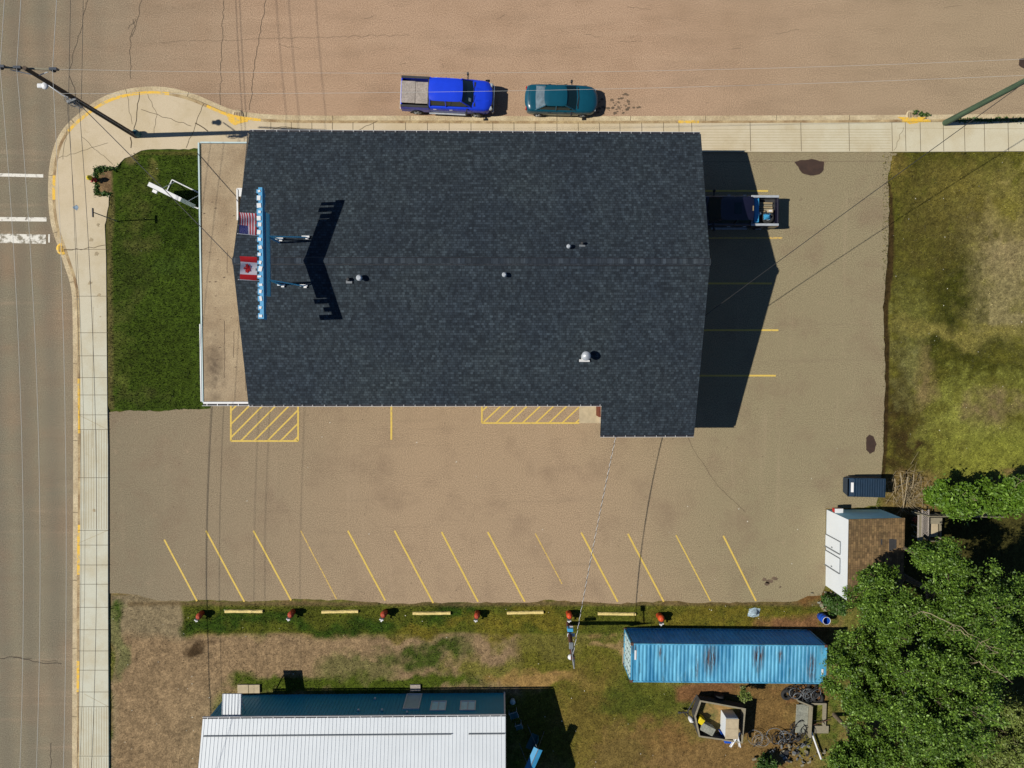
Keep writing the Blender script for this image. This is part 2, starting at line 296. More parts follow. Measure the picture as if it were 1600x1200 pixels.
# ------------------------------------------------------------------ mesh helpers
class MB:
    def __init__(s): s.v = []; s.f = []; s.mi = []; s.smooth = []
    def add(s, vs, fs, mi=0, sm=False):
        b = len(s.v); s.v += [tuple(v) for v in vs]
        for f in fs: s.f.append(tuple(i+b for i in f)); s.mi.append(mi); s.smooth.append(sm)
        return s
    def box(s, c, d, mi=0, rz=0, rx=0, ry=0, bev=0):
        hx, hy, hz = d[0]/2, d[1]/2, d[2]/2
        mt = Matrix.Rotation(rz, 3, 'Z') @ Matrix.Rotation(ry, 3, 'Y') @ Matrix.Rotation(rx, 3, 'X')
        c = Vector(c)
        if bev <= 0:
            vs = [c + mt @ Vector((x*hx, y*hy, z*hz)) for z in (-1, 1) for x, y in ((-1,-1),(1,-1),(1,1),(-1,1))]
            return s.add(vs, [(3,2,1,0),(4,5,6,7),(0,1,5,4),(1,2,6,5),(2,3,7,6),(3,0,4,7)], mi)
        rings = []
        for z, k in ((-hz, bev), (-hz+bev, 0), (hz-bev, 0), (hz, bev)):
            x, y, b = hx-k, hy-k, bev
            rings.append([(-x+b,-y,z),(x-b,-y,z),(x,-y+b,z),(x,y-b,z),(x-b,y,z),(-x+b,y,z),(-x,y-b,z),(-x,-y+b,z)])
        vs = [c + mt @ Vector(p) for r in rings for p in r]
        fs = [tuple(range(7, -1, -1)), tuple(range(24, 32))]
        for r in range(3):
            for i in range(8): j = (i+1) % 8; fs.append((r*8+i, r*8+j, r*8+8+j, r*8+8+i))
        return s.add(vs, fs, mi)
    def tube(s, pts, r, n=8, mi=0, r1=None, cap=True):
        pts = [Vector(p) for p in pts]; m_ = len(pts); vs = []
        for i, p in enumerate(pts):
            t = (pts[min(i+1, m_-1)] - pts[max(i-1, 0)]).normalized()
            a = t.orthogonal().normalized() if i == 0 else (a - t*a.dot(t)).normalized()
            b = t.cross(a); rr = r if r1 is None else r + (r1-r)*i/(m_-1)
            if callable(rr): rr = rr(i/(m_-1))
            for k in range(n):
                g = 2*math.pi*k/n; vs.append(p + (a*math.cos(g) + b*math.sin(g))*rr)
        fs = [(i*n+k, i*n+(k+1) % n, (i+1)*n+(k+1) % n, (i+1)*n+k) for i in range(m_-1) for k in range(n)]
        s.add(vs, fs, mi, True)
        if cap: s.add(vs[:n], [tuple(range(n-1, -1, -1))], mi); s.add(vs[-n:], [tuple(range(n))], mi)
        return s
    def lathe(s, c, prof, n=16, mi=0, axis='Z', sm=True):
        c = Vector(c); vs = []
        for r, z in prof:
            for k in range(n):
                g = 2*math.pi*k/n; x, y = r*math.cos(g), r*math.sin(g)
                vs.append(c + (Vector((x, y, z)) if axis == 'Z' else Vector((x, z, y)) if axis == 'Y' else Vector((z, x, y))))
        fs = [(i*n+k, i*n+(k+1) % n, (i+1)*n+(k+1) % n, (i+1)*n+k) for i in range(len(prof)-1) for k in range(n)]
        s.add(vs, fs, mi, sm); s.add(vs[:n], [tuple(range(n))], mi); s.add(vs[-n:], [tuple(range(n))], mi)
        return s
    def prism(s, poly, z0, z1, mi=0, mside=None):
        n = len(poly); vs = [(p[0], p[1], z0) for p in poly] + [(p[0], p[1], z1) for p in poly]
        s.add(vs, [tuple(range(n, 2*n))], mi); s.add(vs, [(i, (i+1) % n, n+(i+1) % n, n+i) for i in range(n)], mi if mside is None else mside)
        return s
    def flat(s, poly, z, mi=0): return s.add([(p[0], p[1], z) for p in poly], [tuple(range(len(poly)))], mi)
    def strip(s, pts, wd, z, mi=0):
        pts = [Vector((p[0], p[1], 0)) for p in pts]; L = []; n = len(pts)
        for i, p in enumerate(pts):
            t = (pts[min(i+1, n-1)] - pts[max(i-1, 0)]).normalized(); q = Vector((-t.y, t.x, 0))*wd/2
            L.append((p.x+q.x, p.y+q.y, z)); L.append((p.x-q.x, p.y-q.y, z))
        return s.add(L, [(2*i, 2*i+1, 2*i+3, 2*i+2) for i in range(n-1)], mi)
    def torus(s, c, Rr, r, mi=0, rot=None, n=20, k=6, sq=1.0):
        rot = rot or Matrix.Identity(3); c = Vector(c)
        pts = [c + rot @ Vector((Rr*math.cos(2*math.pi*i/n), Rr*math.sin(2*math.pi*i/n)*sq, 0)) for i in range(n+1)]
        return s.tube(pts, r, k, mi, cap=False)
    def build(s, name, mats, parent=None):
        me = bpy.data.meshes.new(name)
        loc = Vector((0, 0, 0))
        if parent is not None:
            pm = parent.matrix_world.inverted() if False else None
        me.from_pydata(s.v, [], s.f)
        mats = mats if isinstance(mats, (list, tuple)) else [mats]
        for m_ in mats: me.materials.append(M[m_] if isinstance(m_, str) else m_)
        me.polygons.foreach_set('material_index', s.mi); me.polygons.foreach_set('use_smooth', s.smooth)
        me.update()
        o = bpy.data.objects.new(name, me); col.objects.link(o)
        if parent is not None: o.parent = parent
        return o
def tag(o, label=None, cat=None, group=None, kind=None):
    if label: o['label'] = label
    if cat: o['category'] = cat
    if group: o['group'] = group
    if kind: o['kind'] = kind
    return o
def thing(name, label, cat, loc=(0,0,0), rz=0, group=None):
    o = bpy.data.objects.new(name, None); col.objects.link(o); o.empty_display_size = .3
    o.location = loc; o.rotation_euler = (0, 0, rz); return tag(o, label, cat, group)
def struct(o): o['kind'] = 'structure'; return o
def rebase(o):     # a thing that is one mesh in world coordinates: move its origin to its base
    me = o.data; n = len(me.vertices); a = np.empty(n*3); me.vertices.foreach_get('co', a); a = a.reshape(-1, 3)
    c = np.array([(a[:,0].min()+a[:,0].max())/2, (a[:,1].min()+a[:,1].max())/2, a[:,2].min()])
    a -= c; me.vertices.foreach_set('co', a.ravel()); o.location = c; me.update(); return o
def copy_tree(o, parent=None):
    c = o.copy(); col.objects.link(c); c.parent = parent
    for ch in [x for x in bpy.data.objects if x.parent == o]: copy_tree(ch, c)
    return c
def jitter(pts, step=.35, amp=.05, closed=False, seed=0):
    r_ = random.Random(seed); out = []
    n = len(pts)
    for i in range(n if closed else n-1):
        a = Vector(pts[i][:2]); b = Vector(pts[(i+1) % n][:2]); k = max(1, int((b-a).length/step)); q = (b-a).orthogonal().normalized() if (b-a).length > 1e-6 else Vector((0,0))
        for j in range(k): out.append(tuple(a.lerp(b, j/k) + q*r_.uniform(-amp, amp)*(1 if j or closed else 0)))
    if not closed: out.append(tuple(pts[-1][:2]))
    return out
def smooth_poly(pts, it=2):     # Chaikin on an open polyline
    pts = [Vector(p[:2]) for p in pts]
    for _ in range(it):
        q = [pts[0]]
        for a, b in zip(pts[:-1], pts[1:]): q += [a*.75+b*.25, a*.25+b*.75]
        pts = q + [pts[-1]]
    return [tuple(p) for p in pts]
def offset(pts, d):
    pts = [Vector(p[:2]) for p in pts]; n = len(pts); out = []
    for i, p in enumerate(pts):
        t = (pts[min(i+1, n-1)] - pts[max(i-1, 0)]).normalized(); out.append((p.x + t.y*d, p.y - t.x*d))
    return out
def vnoise(X, Y, sc, seed, octs=4, pers=.55):
    out = np.zeros_like(X); amp = 1; tot = 0; r_ = np.random.default_rng(seed)
    for o_ in range(octs):
        g = r_.random((256, 256)); x = X*sc + 1000.3; y = Y*sc + 700.7
        xi = np.floor(x).astype(int); yi = np.floor(y).astype(int); fx_ = x-xi; fy_ = y-yi
        fx_ = fx_*fx_*(3-2*fx_); fy_ = fy_*fy_*(3-2*fy_)
        a = g[xi % 256, yi % 256]; b = g[(xi+1) % 256, yi % 256]; c = g[xi % 256, (yi+1) % 256]; d = g[(xi+1) % 256, (yi+1) % 256]
        out += amp*((a*(1-fx_)+b*fx_)*(1-fy_) + (c*(1-fx_)+d*fx_)*fy_); tot += amp; amp *= pers; sc *= 2.03
    return out/tot

# ------------------------------------------------------------------ ground: one sheet of soil and turf
GX0, GX1, GY0, GY1, GS = -34.0, 37.0, -34.0, 27.0, .11
nx = int((GX1-GX0)/GS)+1; ny = int((GY1-GY0)/GS)+1
xs = np.linspace(GX0, GX1, nx); ys = np.linspace(GY0, GY1, ny)
# outer rings reach far away so the sheet goes to the horizon
xs = np.concatenate([[-900, -200, -60], xs, [60, 200, 900]]); ys = np.concatenate([[-900, -200, -60], ys, [60, 200, 900]])
nx, ny = len(xs), len(ys)
X, Y = np.meshgrid(xs, ys, indexing='xy')
def cover(X, Y, detail=True):
    px, py = topx(X, Y)
    w1 = (vnoise(X, Y, .45, 1)-.5)*60; w2 = (vnoise(X, Y, .45, 2)-.5)*60
    qx = px + w1; qy = py + w2
    def lc(*c): return np.array(S(*c))
    n1 = vnoise(X, Y, .5, 3); n2 = vnoise(X, Y, 1.7, 4); n3 = vnoise(X, Y, 5.5, 5, 3)
    olive, tan, brown, green, deep = lc(108,104,50), lc(146,124,92), lc(122,102,62), lc(80,94,32), lc(46,60,16)
    def mix(a, b, t): t = np.clip(t, 0, 1)[..., None]; return a*(1-t) + b*t
    c = mix(np.broadcast_to(olive, X.shape+(3,)), brown, (n1-.40)*5); c = mix(c, green, (n2-.5)*4)
    g = np.clip(.55 + (n2-.5)*3, 0, 1)
    def blob(cx, cy, rx, ry, colr, gr, k=1.0, soft=.35):
        nonlocal c, g
        soft = .75 if cx > 1376 and cy < 745 else soft; d = np.sqrt(((qx-cx)/rx)**2 + ((qy-cy)/ry)**2); t = np.clip((1+soft-d)/(2*soft), 0, 1)*k
        t = np.clip(t + (n2-.5)*1.6*(t > .02)*(t < .98), 0, 1)*(t > 0)
        c = mix(c, colr, t); g = g*(1-t) + gr*t
    def rect(x0, x1, y0, y1, colr, gr, e=6, ww=.1, k=1.0):
        nonlocal c, g
        ax = px + w1*ww; ay = py + w2*ww
        t = np.clip(np.minimum(np.minimum(ax-x0, x1-ax), np.minimum(ay-y0, y1-ay))/e, 0, 1)*k
        c = mix(c, colr, t); g = g*(1-t) + gr*t
    # vacant field to the east
    rect(1376, 3000, 225, 735, lc(98,94,36), .55, 8)
    fieldm = (px > 1376) & (py > 225) & (py < 760)
    for b in ((1540,330,90,60,lc(128,116,66),.3), (1570,400,75,60,lc(142,126,88),.15), (1560,470,70,60,lc(136,124,84),.3), (1480,460,42,85,lc(66,66,20),.8),
              (1470,540,40,70,lc(56,58,16),.9), (1415,420,40,120,lc(78,74,28),.6), (1400,620,26,110,lc(70,62,26),.7), (1430,690,40,60,lc(62,50,24),.6),
              (1420,560,28,60,lc(116,112,66),.5), (1540,570,60,40,lc(68,68,20),.8), (1530,660,70,60,lc(128,128,58),.6), (1560,640,40,26,lc(120,104,70),.2),
              (1450,250,80,22,lc(80,78,26),.8), (1400,270,16,40,lc(122,100,54),.4), (1570,330,30,30,lc(112,104,46),.7), (1445,600,18,40,lc(120,104,66),.1), (1580,700,50,40,lc(118,120,48),.7), (1520,715,60,24,lc(124,124,50),.7), (1400,330,20,60,lc(84,86,24),.7), (1425,500,24,60,lc(98,96,44),.6),
              (1500,520,120,12,lc(128,118,60),.6), (1460,340,60,60,lc(88,80,36),.6), (1500,300,40,30,lc(108,98,44),.7)):
        blob(*b)
    # brown soil ledge along the lot edge
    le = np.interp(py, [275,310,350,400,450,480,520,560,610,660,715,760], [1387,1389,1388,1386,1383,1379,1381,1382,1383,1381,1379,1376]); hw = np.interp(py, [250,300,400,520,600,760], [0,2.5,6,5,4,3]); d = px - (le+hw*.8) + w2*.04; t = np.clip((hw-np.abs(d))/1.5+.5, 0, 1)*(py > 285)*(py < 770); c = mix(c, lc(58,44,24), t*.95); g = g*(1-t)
    # around the trees and garage
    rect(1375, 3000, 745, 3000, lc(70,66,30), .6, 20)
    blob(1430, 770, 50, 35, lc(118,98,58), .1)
    # yard south of the lot
    rect(172, 290, 925, 3000, lc(132,116,90), .05, 6, .4); rect(172, 820, 985, 1090, lc(140,116,88), .1, 14, .5)
    rect(172, 345, 1040, 3000, lc(140,116,88), .0, 16, .5)
    blob(560, 1040, 60, 26, lc(112,104,66), .45); blob(670, 1020, 75, 20, lc(66,78,28), .9, .9); blob(770,1045,60,16, lc(112,106,50), .6)
    blob(440, 1068, 90, 16, lc(72,84,24), .8); blob(620, 1066, 170, 15, lc(74,86,24), .8)
    rect(800, 980, 990, 1200, lc(98,94,34), .7, 20, .8)
    blob(850, 1060, 80, 14, lc(146,116,70), .05); blob(860, 1000, 60, 20, lc(104,98,44), .5); blob(960, 1010, 30, 6, lc(140,116,78), .1)
    blob(940, 1130, 60, 80, lc(106,92,42), .5); blob(1010, 1110, 50, 70, lc(98,98,36), .6); blob(1030,1170,80,40, lc(124,96,56), .2); blob(985,1185,60,40,lc(110,92,50),.3)
    blob(1000, 1100, 60, 26, lc(76,82,28), .9, .8)
    rect(1050, 1300, 1066, 1100, lc(118,84,54), .1, 8, .4); blob(1200, 1120, 60, 70, lc(118,92,54), .25); blob(1150, 1185, 120, 30, lc(124,98,60), .2)
    rect(285, 1290, 944, 992, lc(84,88,28), .95, 4, .12)
    for i, (a, b, r1, r2) in enumerate(((1130,965,110,30), (1230,975,50,22), (760,975,60,16), (860,960,60,16), (640,985,50,10))): blob(a, b, r1, r2, lc(108,98,34), .8, .8)
    for i, (a, b, r1, r2) in enumerate(((340,970,50,18), (440,975,60,12), (560,975,60,14), (700,965,50,12))): blob(a, b, r1, r2, lc(52,72,18), 1, .9)
    blob(190, 965, 18, 22, lc(64,82,26), .9); blob(185,1010,16,50, lc(112,108,70), .3)
    blob(1250, 985, 50, 16, lc(124,90,60), .2)
    # verge of soil at the broken edge of the lot
    t = np.clip((6-np.abs(py-943-w2*.1))/5, 0, 1)*(px > 200)*(px < 1290); c = mix(c, lc(104,86,60), t*.8); g = g*(1-t*.8)
    blob(1270, 930, 18, 22, lc(112,82,48), .2)
    blob(305, 1008, 22, 9, lc(72,56,38), .0, .9)
    # front lawn
    rect(160, 330, 225, 645, lc(60,76,20), 1.0, 3, .0)
    lawn = (px > 165) & (px < 330) & (py > 225) & (py < 648)
    for b in ((225,275,12,16,lc(112,104,56),.6,.8), (230,290,50,12,lc(64,76,24),.9,.8), (215,400,30,70,lc(56,66,22),.9,.7), (185,560,14,60,lc(84,88,38),.8,.8), (200,480,26,20,lc(78,84,36),.8,.6), (280,330,40,60,lc(50,66,14),1,.8), (250,560,60,60,lc(58,72,18),1,.8), (235,380,30,14,lc(86,88,42),.8,.5), (205,330,22,30,lc(80,84,36),.8,.6), (270,420,30,20,lc(62,80,26),1,.7), (220,615,40,12,lc(70,76,32),.8,.7)):
        cc, gg = c.copy(), g.copy(); blob(*b); c = np.where(lawn[..., None], c, cc); g = np.where(lawn, g, gg)
    t = np.clip((8+w2*.15-np.abs(px-172))/4, 0, 1)*(py > 300)*(py < 640); c = mix(c, lc(100,90,54), t*.8); t = np.clip((16+w1*.2-np.hypot(px-206, py-248))/8, 0, 1); c = mix(c, lc(104,94,58), t); t = np.clip((5+w1*.1-np.abs(py-240))/4, 0, 1)*(px < 312)*(px > 215); c = mix(c, lc(96,86,46), t*.7)
    t = np.clip((12-np.abs(px-166))/4, 0, 1)*np.clip((20-np.abs(py-284))/4, 0, 1); c = mix(c, lc(120,96,70), t); g = g*(1-t*.9)
    # grain
    c = c*np.array([.97, 1.0, .96])
    k = .55 + .9*n3
    k2 = .66 + .68*vnoise(X, Y, 2.2, 9, 4, .7)
    c = c*(k*k2)[..., None]
    return c, g
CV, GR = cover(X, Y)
Z = (vnoise(X, Y, .6, 6)-.5)*.03 + (vnoise(X, Y, 4, 7, 2)-.5)*.03*GR - .02
_px, _py = topx(X, Y)
Z += .085*((_px > 146) & (_px < 330) & (_py > 228))*np.clip((643-_py)/9, 0, 1) + .06*((_px > 1392) & (_py > 243) & (_py < 1400) & (_px < 2500))
far = (np.abs(X) > 50) | (np.abs(Y) > 50); Z[far] = -.03
me = bpy.data.meshes.new('ground')
vv = np.stack([X, Y, Z], -1).reshape(-1, 3)
idx = np.arange(nx*ny).reshape(ny, nx)
ff = np.stack([idx[:-1, :-1], idx[:-1, 1:], idx[1:, 1:], idx[1:, :-1]], -1).reshape(-1, 4)
def np_mesh(me, vv, ff):
    k = ff.shape[1]
    me.vertices.add(len(vv)); me.vertices.foreach_set('co', vv.astype(np.float32).ravel())
    me.loops.add(ff.size); me.loops.foreach_set('vertex_index', ff.astype(np.int32).ravel())
    me.polygons.add(len(ff)); me.polygons.foreach_set('loop_start', (np.arange(len(ff))*k).astype(np.int32)); me.polygons.foreach_set('loop_total', np.full(len(ff), k, np.int32))
    me.update(calc_edges=True)
np_mesh(me, vv, ff)
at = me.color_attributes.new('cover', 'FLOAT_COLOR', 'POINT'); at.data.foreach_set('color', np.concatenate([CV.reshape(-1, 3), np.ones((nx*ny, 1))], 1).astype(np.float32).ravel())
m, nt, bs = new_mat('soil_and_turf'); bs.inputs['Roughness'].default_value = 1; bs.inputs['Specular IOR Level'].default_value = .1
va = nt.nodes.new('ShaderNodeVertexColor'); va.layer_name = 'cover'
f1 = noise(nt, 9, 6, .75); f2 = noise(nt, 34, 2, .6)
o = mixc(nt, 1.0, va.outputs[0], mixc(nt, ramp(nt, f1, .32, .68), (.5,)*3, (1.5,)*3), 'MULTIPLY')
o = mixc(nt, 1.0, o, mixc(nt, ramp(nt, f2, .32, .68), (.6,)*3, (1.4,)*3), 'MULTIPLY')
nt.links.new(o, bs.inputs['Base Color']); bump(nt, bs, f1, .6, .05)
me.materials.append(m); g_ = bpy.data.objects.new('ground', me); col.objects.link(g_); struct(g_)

# ------------------------------------------------------------------ roads
outer = smooth_poly(PP([(112,1500),(113,1200),(114,930),(115,660),(114,476),(111,445),(101,415),(92,388),(82,361),(77,334),(75,300),(77,258),(86,222),(102,196),(128,173),(160,151),(192,140),(228,135),(262,136),(300,145),(332,159),(362,172),(400,178),(460,181),(620,181),(900,182),(1100,181),(1400,180),(1600,178),(1900,176)]), 2)
outer = [outer[0]] + [p for a, b in zip(outer[:-1], outer[1:]) for p in [tuple(Vector(a).lerp(Vector(b), k/max(1, int((Vector(b)-Vector(a)).length/.4))) for k in range(1, max(1, int((Vector(b)-Vector(a)).length/.4))+1))]]
outer = [tuple(p) for p in outer]
flat_o = []
for p in outer:
    if len(p) == 2 and not isinstance(p[0], Vector): flat_o.append(p)
    else: flat_o += [tuple(q) for q in p]
outer = flat_o
g1 = offset(outer, .32); g2 = offset(outer, .50)
rp = list(offset(outer, .05)) + [(200, outer[-1][1]), (200, 200), (-200, 200), (-200, -200), (outer[0][0], -200)]
mb = MB(); mb.flat(rp, .0, 0)
def crack_and_shadow(pts, wd=.05, seed=0, mi=1, z=.004): mb.strip(jitter(PP(pts), .25, .07, seed=seed), wd, z, mi)
crack_and_shadow([(205,124),(203,60),(216,28),(222,0)], .032, 1); crack_and_shadow([(200,46),(213,30)], .03, 2); crack_and_shadow([(206,58),(212,45),(208,30)], .03, 3)
crack_and_shadow([(138,0),(120,70),(108,110)], .032, 4); crack_and_shadow([(108,118),(118,145),(121,160)], .04, 14)
crack_and_shadow([(345,165),(346,80),(350,0)], .03, 5); crack_and_shadow([(390,172),(398,100),(416,0)], .032, 6)  # these two strips paint the overhead cables' cast shadows on the asphalt
crack_and_shadow([(0,1029),(18,1026),(32,1027),(60,1034),(80,1036),(97,1037)], .05, 7); crack_and_shadow([(20,1028),(50,1029)], .03, 8); crack_and_shadow([(65,1032),(90,1033)], .03, 9)
crack_and_shadow([(80,1160),(79,1200)], .04, 10)
for q in range(14):
    a = random.uniform(430, 1500); b = random.uniform(5, 170); crack_and_shadow([(a, b), (a+random.uniform(-40,40), b+random.uniform(-8,8))], .02, 30+q, 2)
crack_and_shadow([(640,55),(500,58),(250,66)], .02, 50, 2)
mb.flat(jitter(PP([(1592,92),(1606,90),(1609,102),(1600,108),(1591,102)]), .2, .03, True, 3), .004, 3)
for q in range(60):
    a = random.gauss(962, 14); b = random.gauss(166, 7); c_ = P(a, b); r_ = random.uniform(.03, .14)
    mb.flat([(c_.x+r_*math.cos(t), c_.y+r_*.7*math.sin(t)) for t in np.arange(0, 6.2, 1.1)], .004+q*.0001, 2)
road = mb.build('road', ['road', 'crack_and_shadow', 'softstain', 'oil']); struct(road)
road.location.z = .02
def line_part(pts, wd, mt, name='painted_line', parent=None, z=.028):
    b = MB(); b.strip(jitter(PP(pts), 1.0, .006, seed=int(pts[0][0])), wd, z); return b.build(name, mt, parent)
for pts, wd in ((((-60,272),(68,275)), .20), (((-60,342),(73,343)), .26), (((-60,371),(72,374)), .58), (((77,366),(77,379)), .10)):
    o_ = line_part(pts, wd, 'white_line' if wd < .5 else 'worn_white_line', 'crosswalk_line', None, .026); o_.parent = road; o_.location.z = -.02+.0
# ------------------------------------------------------------------ sidewalk, kerb, gutter pan
mb = MB(); zk = .11
n = len(outer); L = []
for a, b in zip(outer, g1): L += [(a[0], a[1], .030), (b[0], b[1], .030)]
mb.add(L, [(2*i, 2*i+1, 2*i+3, 2*i+2) for i in range(n-1)], 0)
def kz(p):
    q = topx(np.array([p[0]]), np.array([p[1]])); x, y = q[0][0], q[1][0]
    low = (1085 < x < 1385) or (y > 640 and y < 830 and x < 200) or y > 1088 and x < 200
    return .05 if low else zk, x, y
L = []; mi = []
for i, (a, b) in enumerate(zip(g1, g2)):
    z, x, y = kz(a); L += [(a[0], a[1], .0), (a[0], a[1], z), (b[0], b[1], z)]
for i in range(n-1):
    z, x, y = kz(g1[i])
    yel = (178 < x < 262 and y < 170) or (90 < x < 178 and y < 205) or (84 > x and 200 < y < 330) or (320 < x < 402 and y < 200) or (1402 < x < 1446) or (1050 < x < 1088) or (108 < x < 130 and (600 < y < 680 or 822 < y < 900 or 1040 < y < 1085)) or (90 < x < 118 and 375 < y < 470 and False)
    m_ = 2 if yel else 1
    mb.add([L[3*i], L[3*i+1], L[3*i+4], L[3*i+3]], [(0, 1, 2, 3)], 1); mb.add([L[3*i+1], L[3*i+2], L[3*i+5], L[3*i+4]], [(0, 1, 2, 3)], m_)
for i in range(6, n-1, 11): # kerb joints
    mb.strip([outer[i], g2[i]], .03, .034, 3)
cg = P(372, 180), P(1424, 181), P(97, 388)
kerb = mb.build('kerb', ['gutter_concrete', 'kerb', 'kerb_yellow', 'joint']); struct(kerb)
inner = PP([(172,1500),(171,1200),(170,930),(170,700),(169,643),(168,520),(167,400),(165,352)]) + jitter(PP([(165,352),(169,330),(172,306),(150,306),(149,263),(184,262),(196,248),(208,244),(222,236),(250,234),(312,233)]), .3, .05, seed=4) + PP([(312,236),(380,237),(700,237),(1090,238),(1390,238),(1600,237),(1900,236)])
poly = [p for p in g2] + [tuple(p[:2]) for p in reversed(inner)]
mb = MB(); mb.prism(poly, -.05, .108, 0)
def joint(pts, wd=.03, mi=1, z=.112): mb.strip(PP(pts), wd, z, mi)
for y in (390,463,520,556,590,617,648,671,746,828,851,882,912,948,983,1016,1046,1080,1103,1180): joint([(123+(y < 470)*(-22 if y < 400 else -6), y), (171, y)], .026)
for x in list(range(424, 600, 32)) + [634,668,702,736,770,803,836,870,903,936,968,1002,1036,1060,1080,1171,1250,1325,1392,1413,1436,1472,1505,1536,1573]: joint([(x, 192), (x+(1 if x > 900 else 0), 237)], .03)
joint([(1400,201),(1600,202)], .02, 2)
for x in (124, 147): joint([(x, 480), (x-1, 700)], .02, 2)
def crk(pts, seed, wd=.03): mb.strip(jitter(PP(pts), .25, .06, seed=seed), wd, .113, 1)
crk([(219,145),(213,195),(210,215)], 1, .045); crk([(205,215),(206,232)], 2, .06); crk([(222,172),(262,185),(300,198)], 3); crk([(320,163),(306,198),(292,232)], 4); crk([(306,193),(326,206)], 5, .06)
crk([(200,150),(208,195)], 6, .02); crk([(232,148),(247,180),(242,210)], 7, .02); crk([(93,248),(130,236),(170,224)], 8, .02); crk([(100,391),(135,389),(168,383)], 9, .035)
crk([(420,205),(440,199),(470,203)], 10, .03); crk([(560,205),(590,190)], 11); crk([(130,215),(178,258)], 12, .02); crk([(106,200),(100,250)], 13, .02); crk([(1396,235),(1410,200)], 15, .02)
for y in np.arange(203, 236, 4.3): joint([(1092, y), (1390, y)], .022, 2)
for x in np.arange(128, 170, 4.0): joint([(x, 672), (x, 826)], .022, 2); joint([(x, 1104), (x, 1178)], .022, 2); joint([(x, 1182), (x, 1330)], .022, 2)
joint([(124,648),(170,671)], .02, 2); joint([(124,848),(170,828)], .02, 2); joint([(133,1083),(171,1103)], .02, 2)
r_ = random.Random(5)
for q in range(9):
    a, b = r_.choice([(r_.uniform(140,166), r_.uniform(350,500)), (r_.uniform(120,168), r_.uniform(350,1100)), (r_.uniform(300,330), r_.uniform(195,205))]); c_ = P(a, b); s_ = r_.uniform(.04, .15)
    mb.flat(jitter([(c_.x-s_, c_.y-s_*.5), (c_.x+s_*.3, c_.y-s_*.7), (c_.x+s_, c_.y+s_*.4), (c_.x-s_*.2, c_.y+s_)], .05, .04, True, q), .1135+q*.0001, 3)
mb.flat(jitter(PP([(355,181),(389,187),(388,191),(378,193),(368,197),(359,191)]), .2, .02, True, 6), .1145, 5)
mb.flat(jitter(PP([(1400,184),(1446,184),(1432,193),(1420,195),(1412,190)]), .2, .02, True, 6), .1145, 5)
c_ = P(120,325)
mb.flat(jitter([(c_.x+.17*math.cos(t), c_.y+.15*math.sin(t)) for t in np.arange(0, 6.2, .7)], .1, .05, True, 9), .114, 4)
sidewalk = mb.build('sidewalk', ['sidewalk', 'joint', 'groove', 'dirty_concrete', 'chalk_blue', 'kerb_yellow']); struct(sidewalk)
for (x, y, lab) in ((372, 181, 'round rusty storm drain grate set in the yellow corner kerb'), (1424, 181, 'round rusty storm drain grate set in the kerb left of the green pole'), (98, 389, 'yellow splashed storm drain grate in the kerb by the crosswalk')):
    c_ = P(x, y); b = MB(); b.lathe((0,0,0), [(.38,0),(.38,.012),(.26,.014)], 18, 0)
    yl = x < 200
    for k in range(5): b.box((-.2+.1*k, 0, .02), (.03, .42, .012), 1)
    o_ = b.build('storm_drain', ['kerb_yellow' if yl else 'gutter_concrete', 'manhole']); o_.location = (c_.x, c_.y, .034); tag(o_, lab, 'storm drain', 'storm drains')
# ------------------------------------------------------------------ parking lot
edge_s = jitter(PP([(1290,915),(1283,930),(1262,931),(1245,939),(1180,941),(1100,942),(1040,939),(960,943),(905,940),(850,937),(830,941),(790,941),(700,941),(610,943),(545,938),(470,936),(400,939),(330,937),(282,939),(245,938),(215,929),(200,928),(171,927)]), .4, .06, seed=21)
edge_e = jitter(PP([(1600-212,238),(1402,240),(1392,252),(1387,275),(1389,310),(1388,350),(1386,400),(1383,450),(1379,480),(1381,520),(1382,560),(1383,610),(1381,660),(1379,715),(1376,760),(1368,790),(1330,794),(1290,794)]), .35, .05, seed=22)
pl = edge_e + edge_s + jitter(PP([(171,644),(210,642),(252,643),(275,639),(318,638),(345,629)]), .22, .07, seed=33) + [tuple(p[:2]) for p in PP([(350,600),(800,400),(1085,300),(1085,238)])]
mb = MB(); mb.flat(pl, 0, 0)
for i, pts in enumerate(([(1075,684),(1085,705),(1122,760)], [(1122,760),(1165,800)])): mb.strip(jitter(PP(pts), .25, .05, seed=60+i), .02, .004, 1)
mb.strip(jitter(PP([(1100,253),(1390,252)]), .5, .01, seed=66), .02, .004, 2)
mb.flat(jitter(PP([(1241,253),(1250,250),(1268,249),(1288,253),(1287,266),(1280,272),(1266,275),(1254,271),(1247,262)]), .15, .03, True, 4), .005, 1)
mb.flat(jitter(PP([(1353,684),(1358,679),(1364,682),(1369,694),(1366,705),(1359,709),(1353,703)]), .15, .02, True, 5), .005, 1)
for (a, b, r1) in ((1194,905,.16), (1202,908,.26), (1210,904,.2), (1198,912,.2), (1219,917,.1)):
    c_ = P(a, b); mb.flat(jitter([(c_.x+r1*math.cos(t), c_.y+r1*.6*math.sin(t)) for t in np.arange(0, 6.2, .9)], .1, .04, True, a), .005, 2)
for q in range(120):
    a = random.uniform(180, 1375); b = random.uniform(645, 935); c_ = P(a, b); s_ = random.uniform(.02, .05)
    mb.flat([(c_.x-s_, c_.y-s_), (c_.x+s_, c_.y-s_*.6), (c_.x+s_*.6, c_.y+s_)], .006+q*.00002, random.choice((2,2,3)))
lot = mb.build('parking_lot', ['lot', 'oil', 'softstain', 'litter']); struct(lot); lot.location.z = .02
tops = [(250,829),(322,829),(396,829),(470,829),(543.5,829),(616.5,829),(690,831),(762,831),(836,833),(908,832),(981,834),(1056,836),(1130,837)]
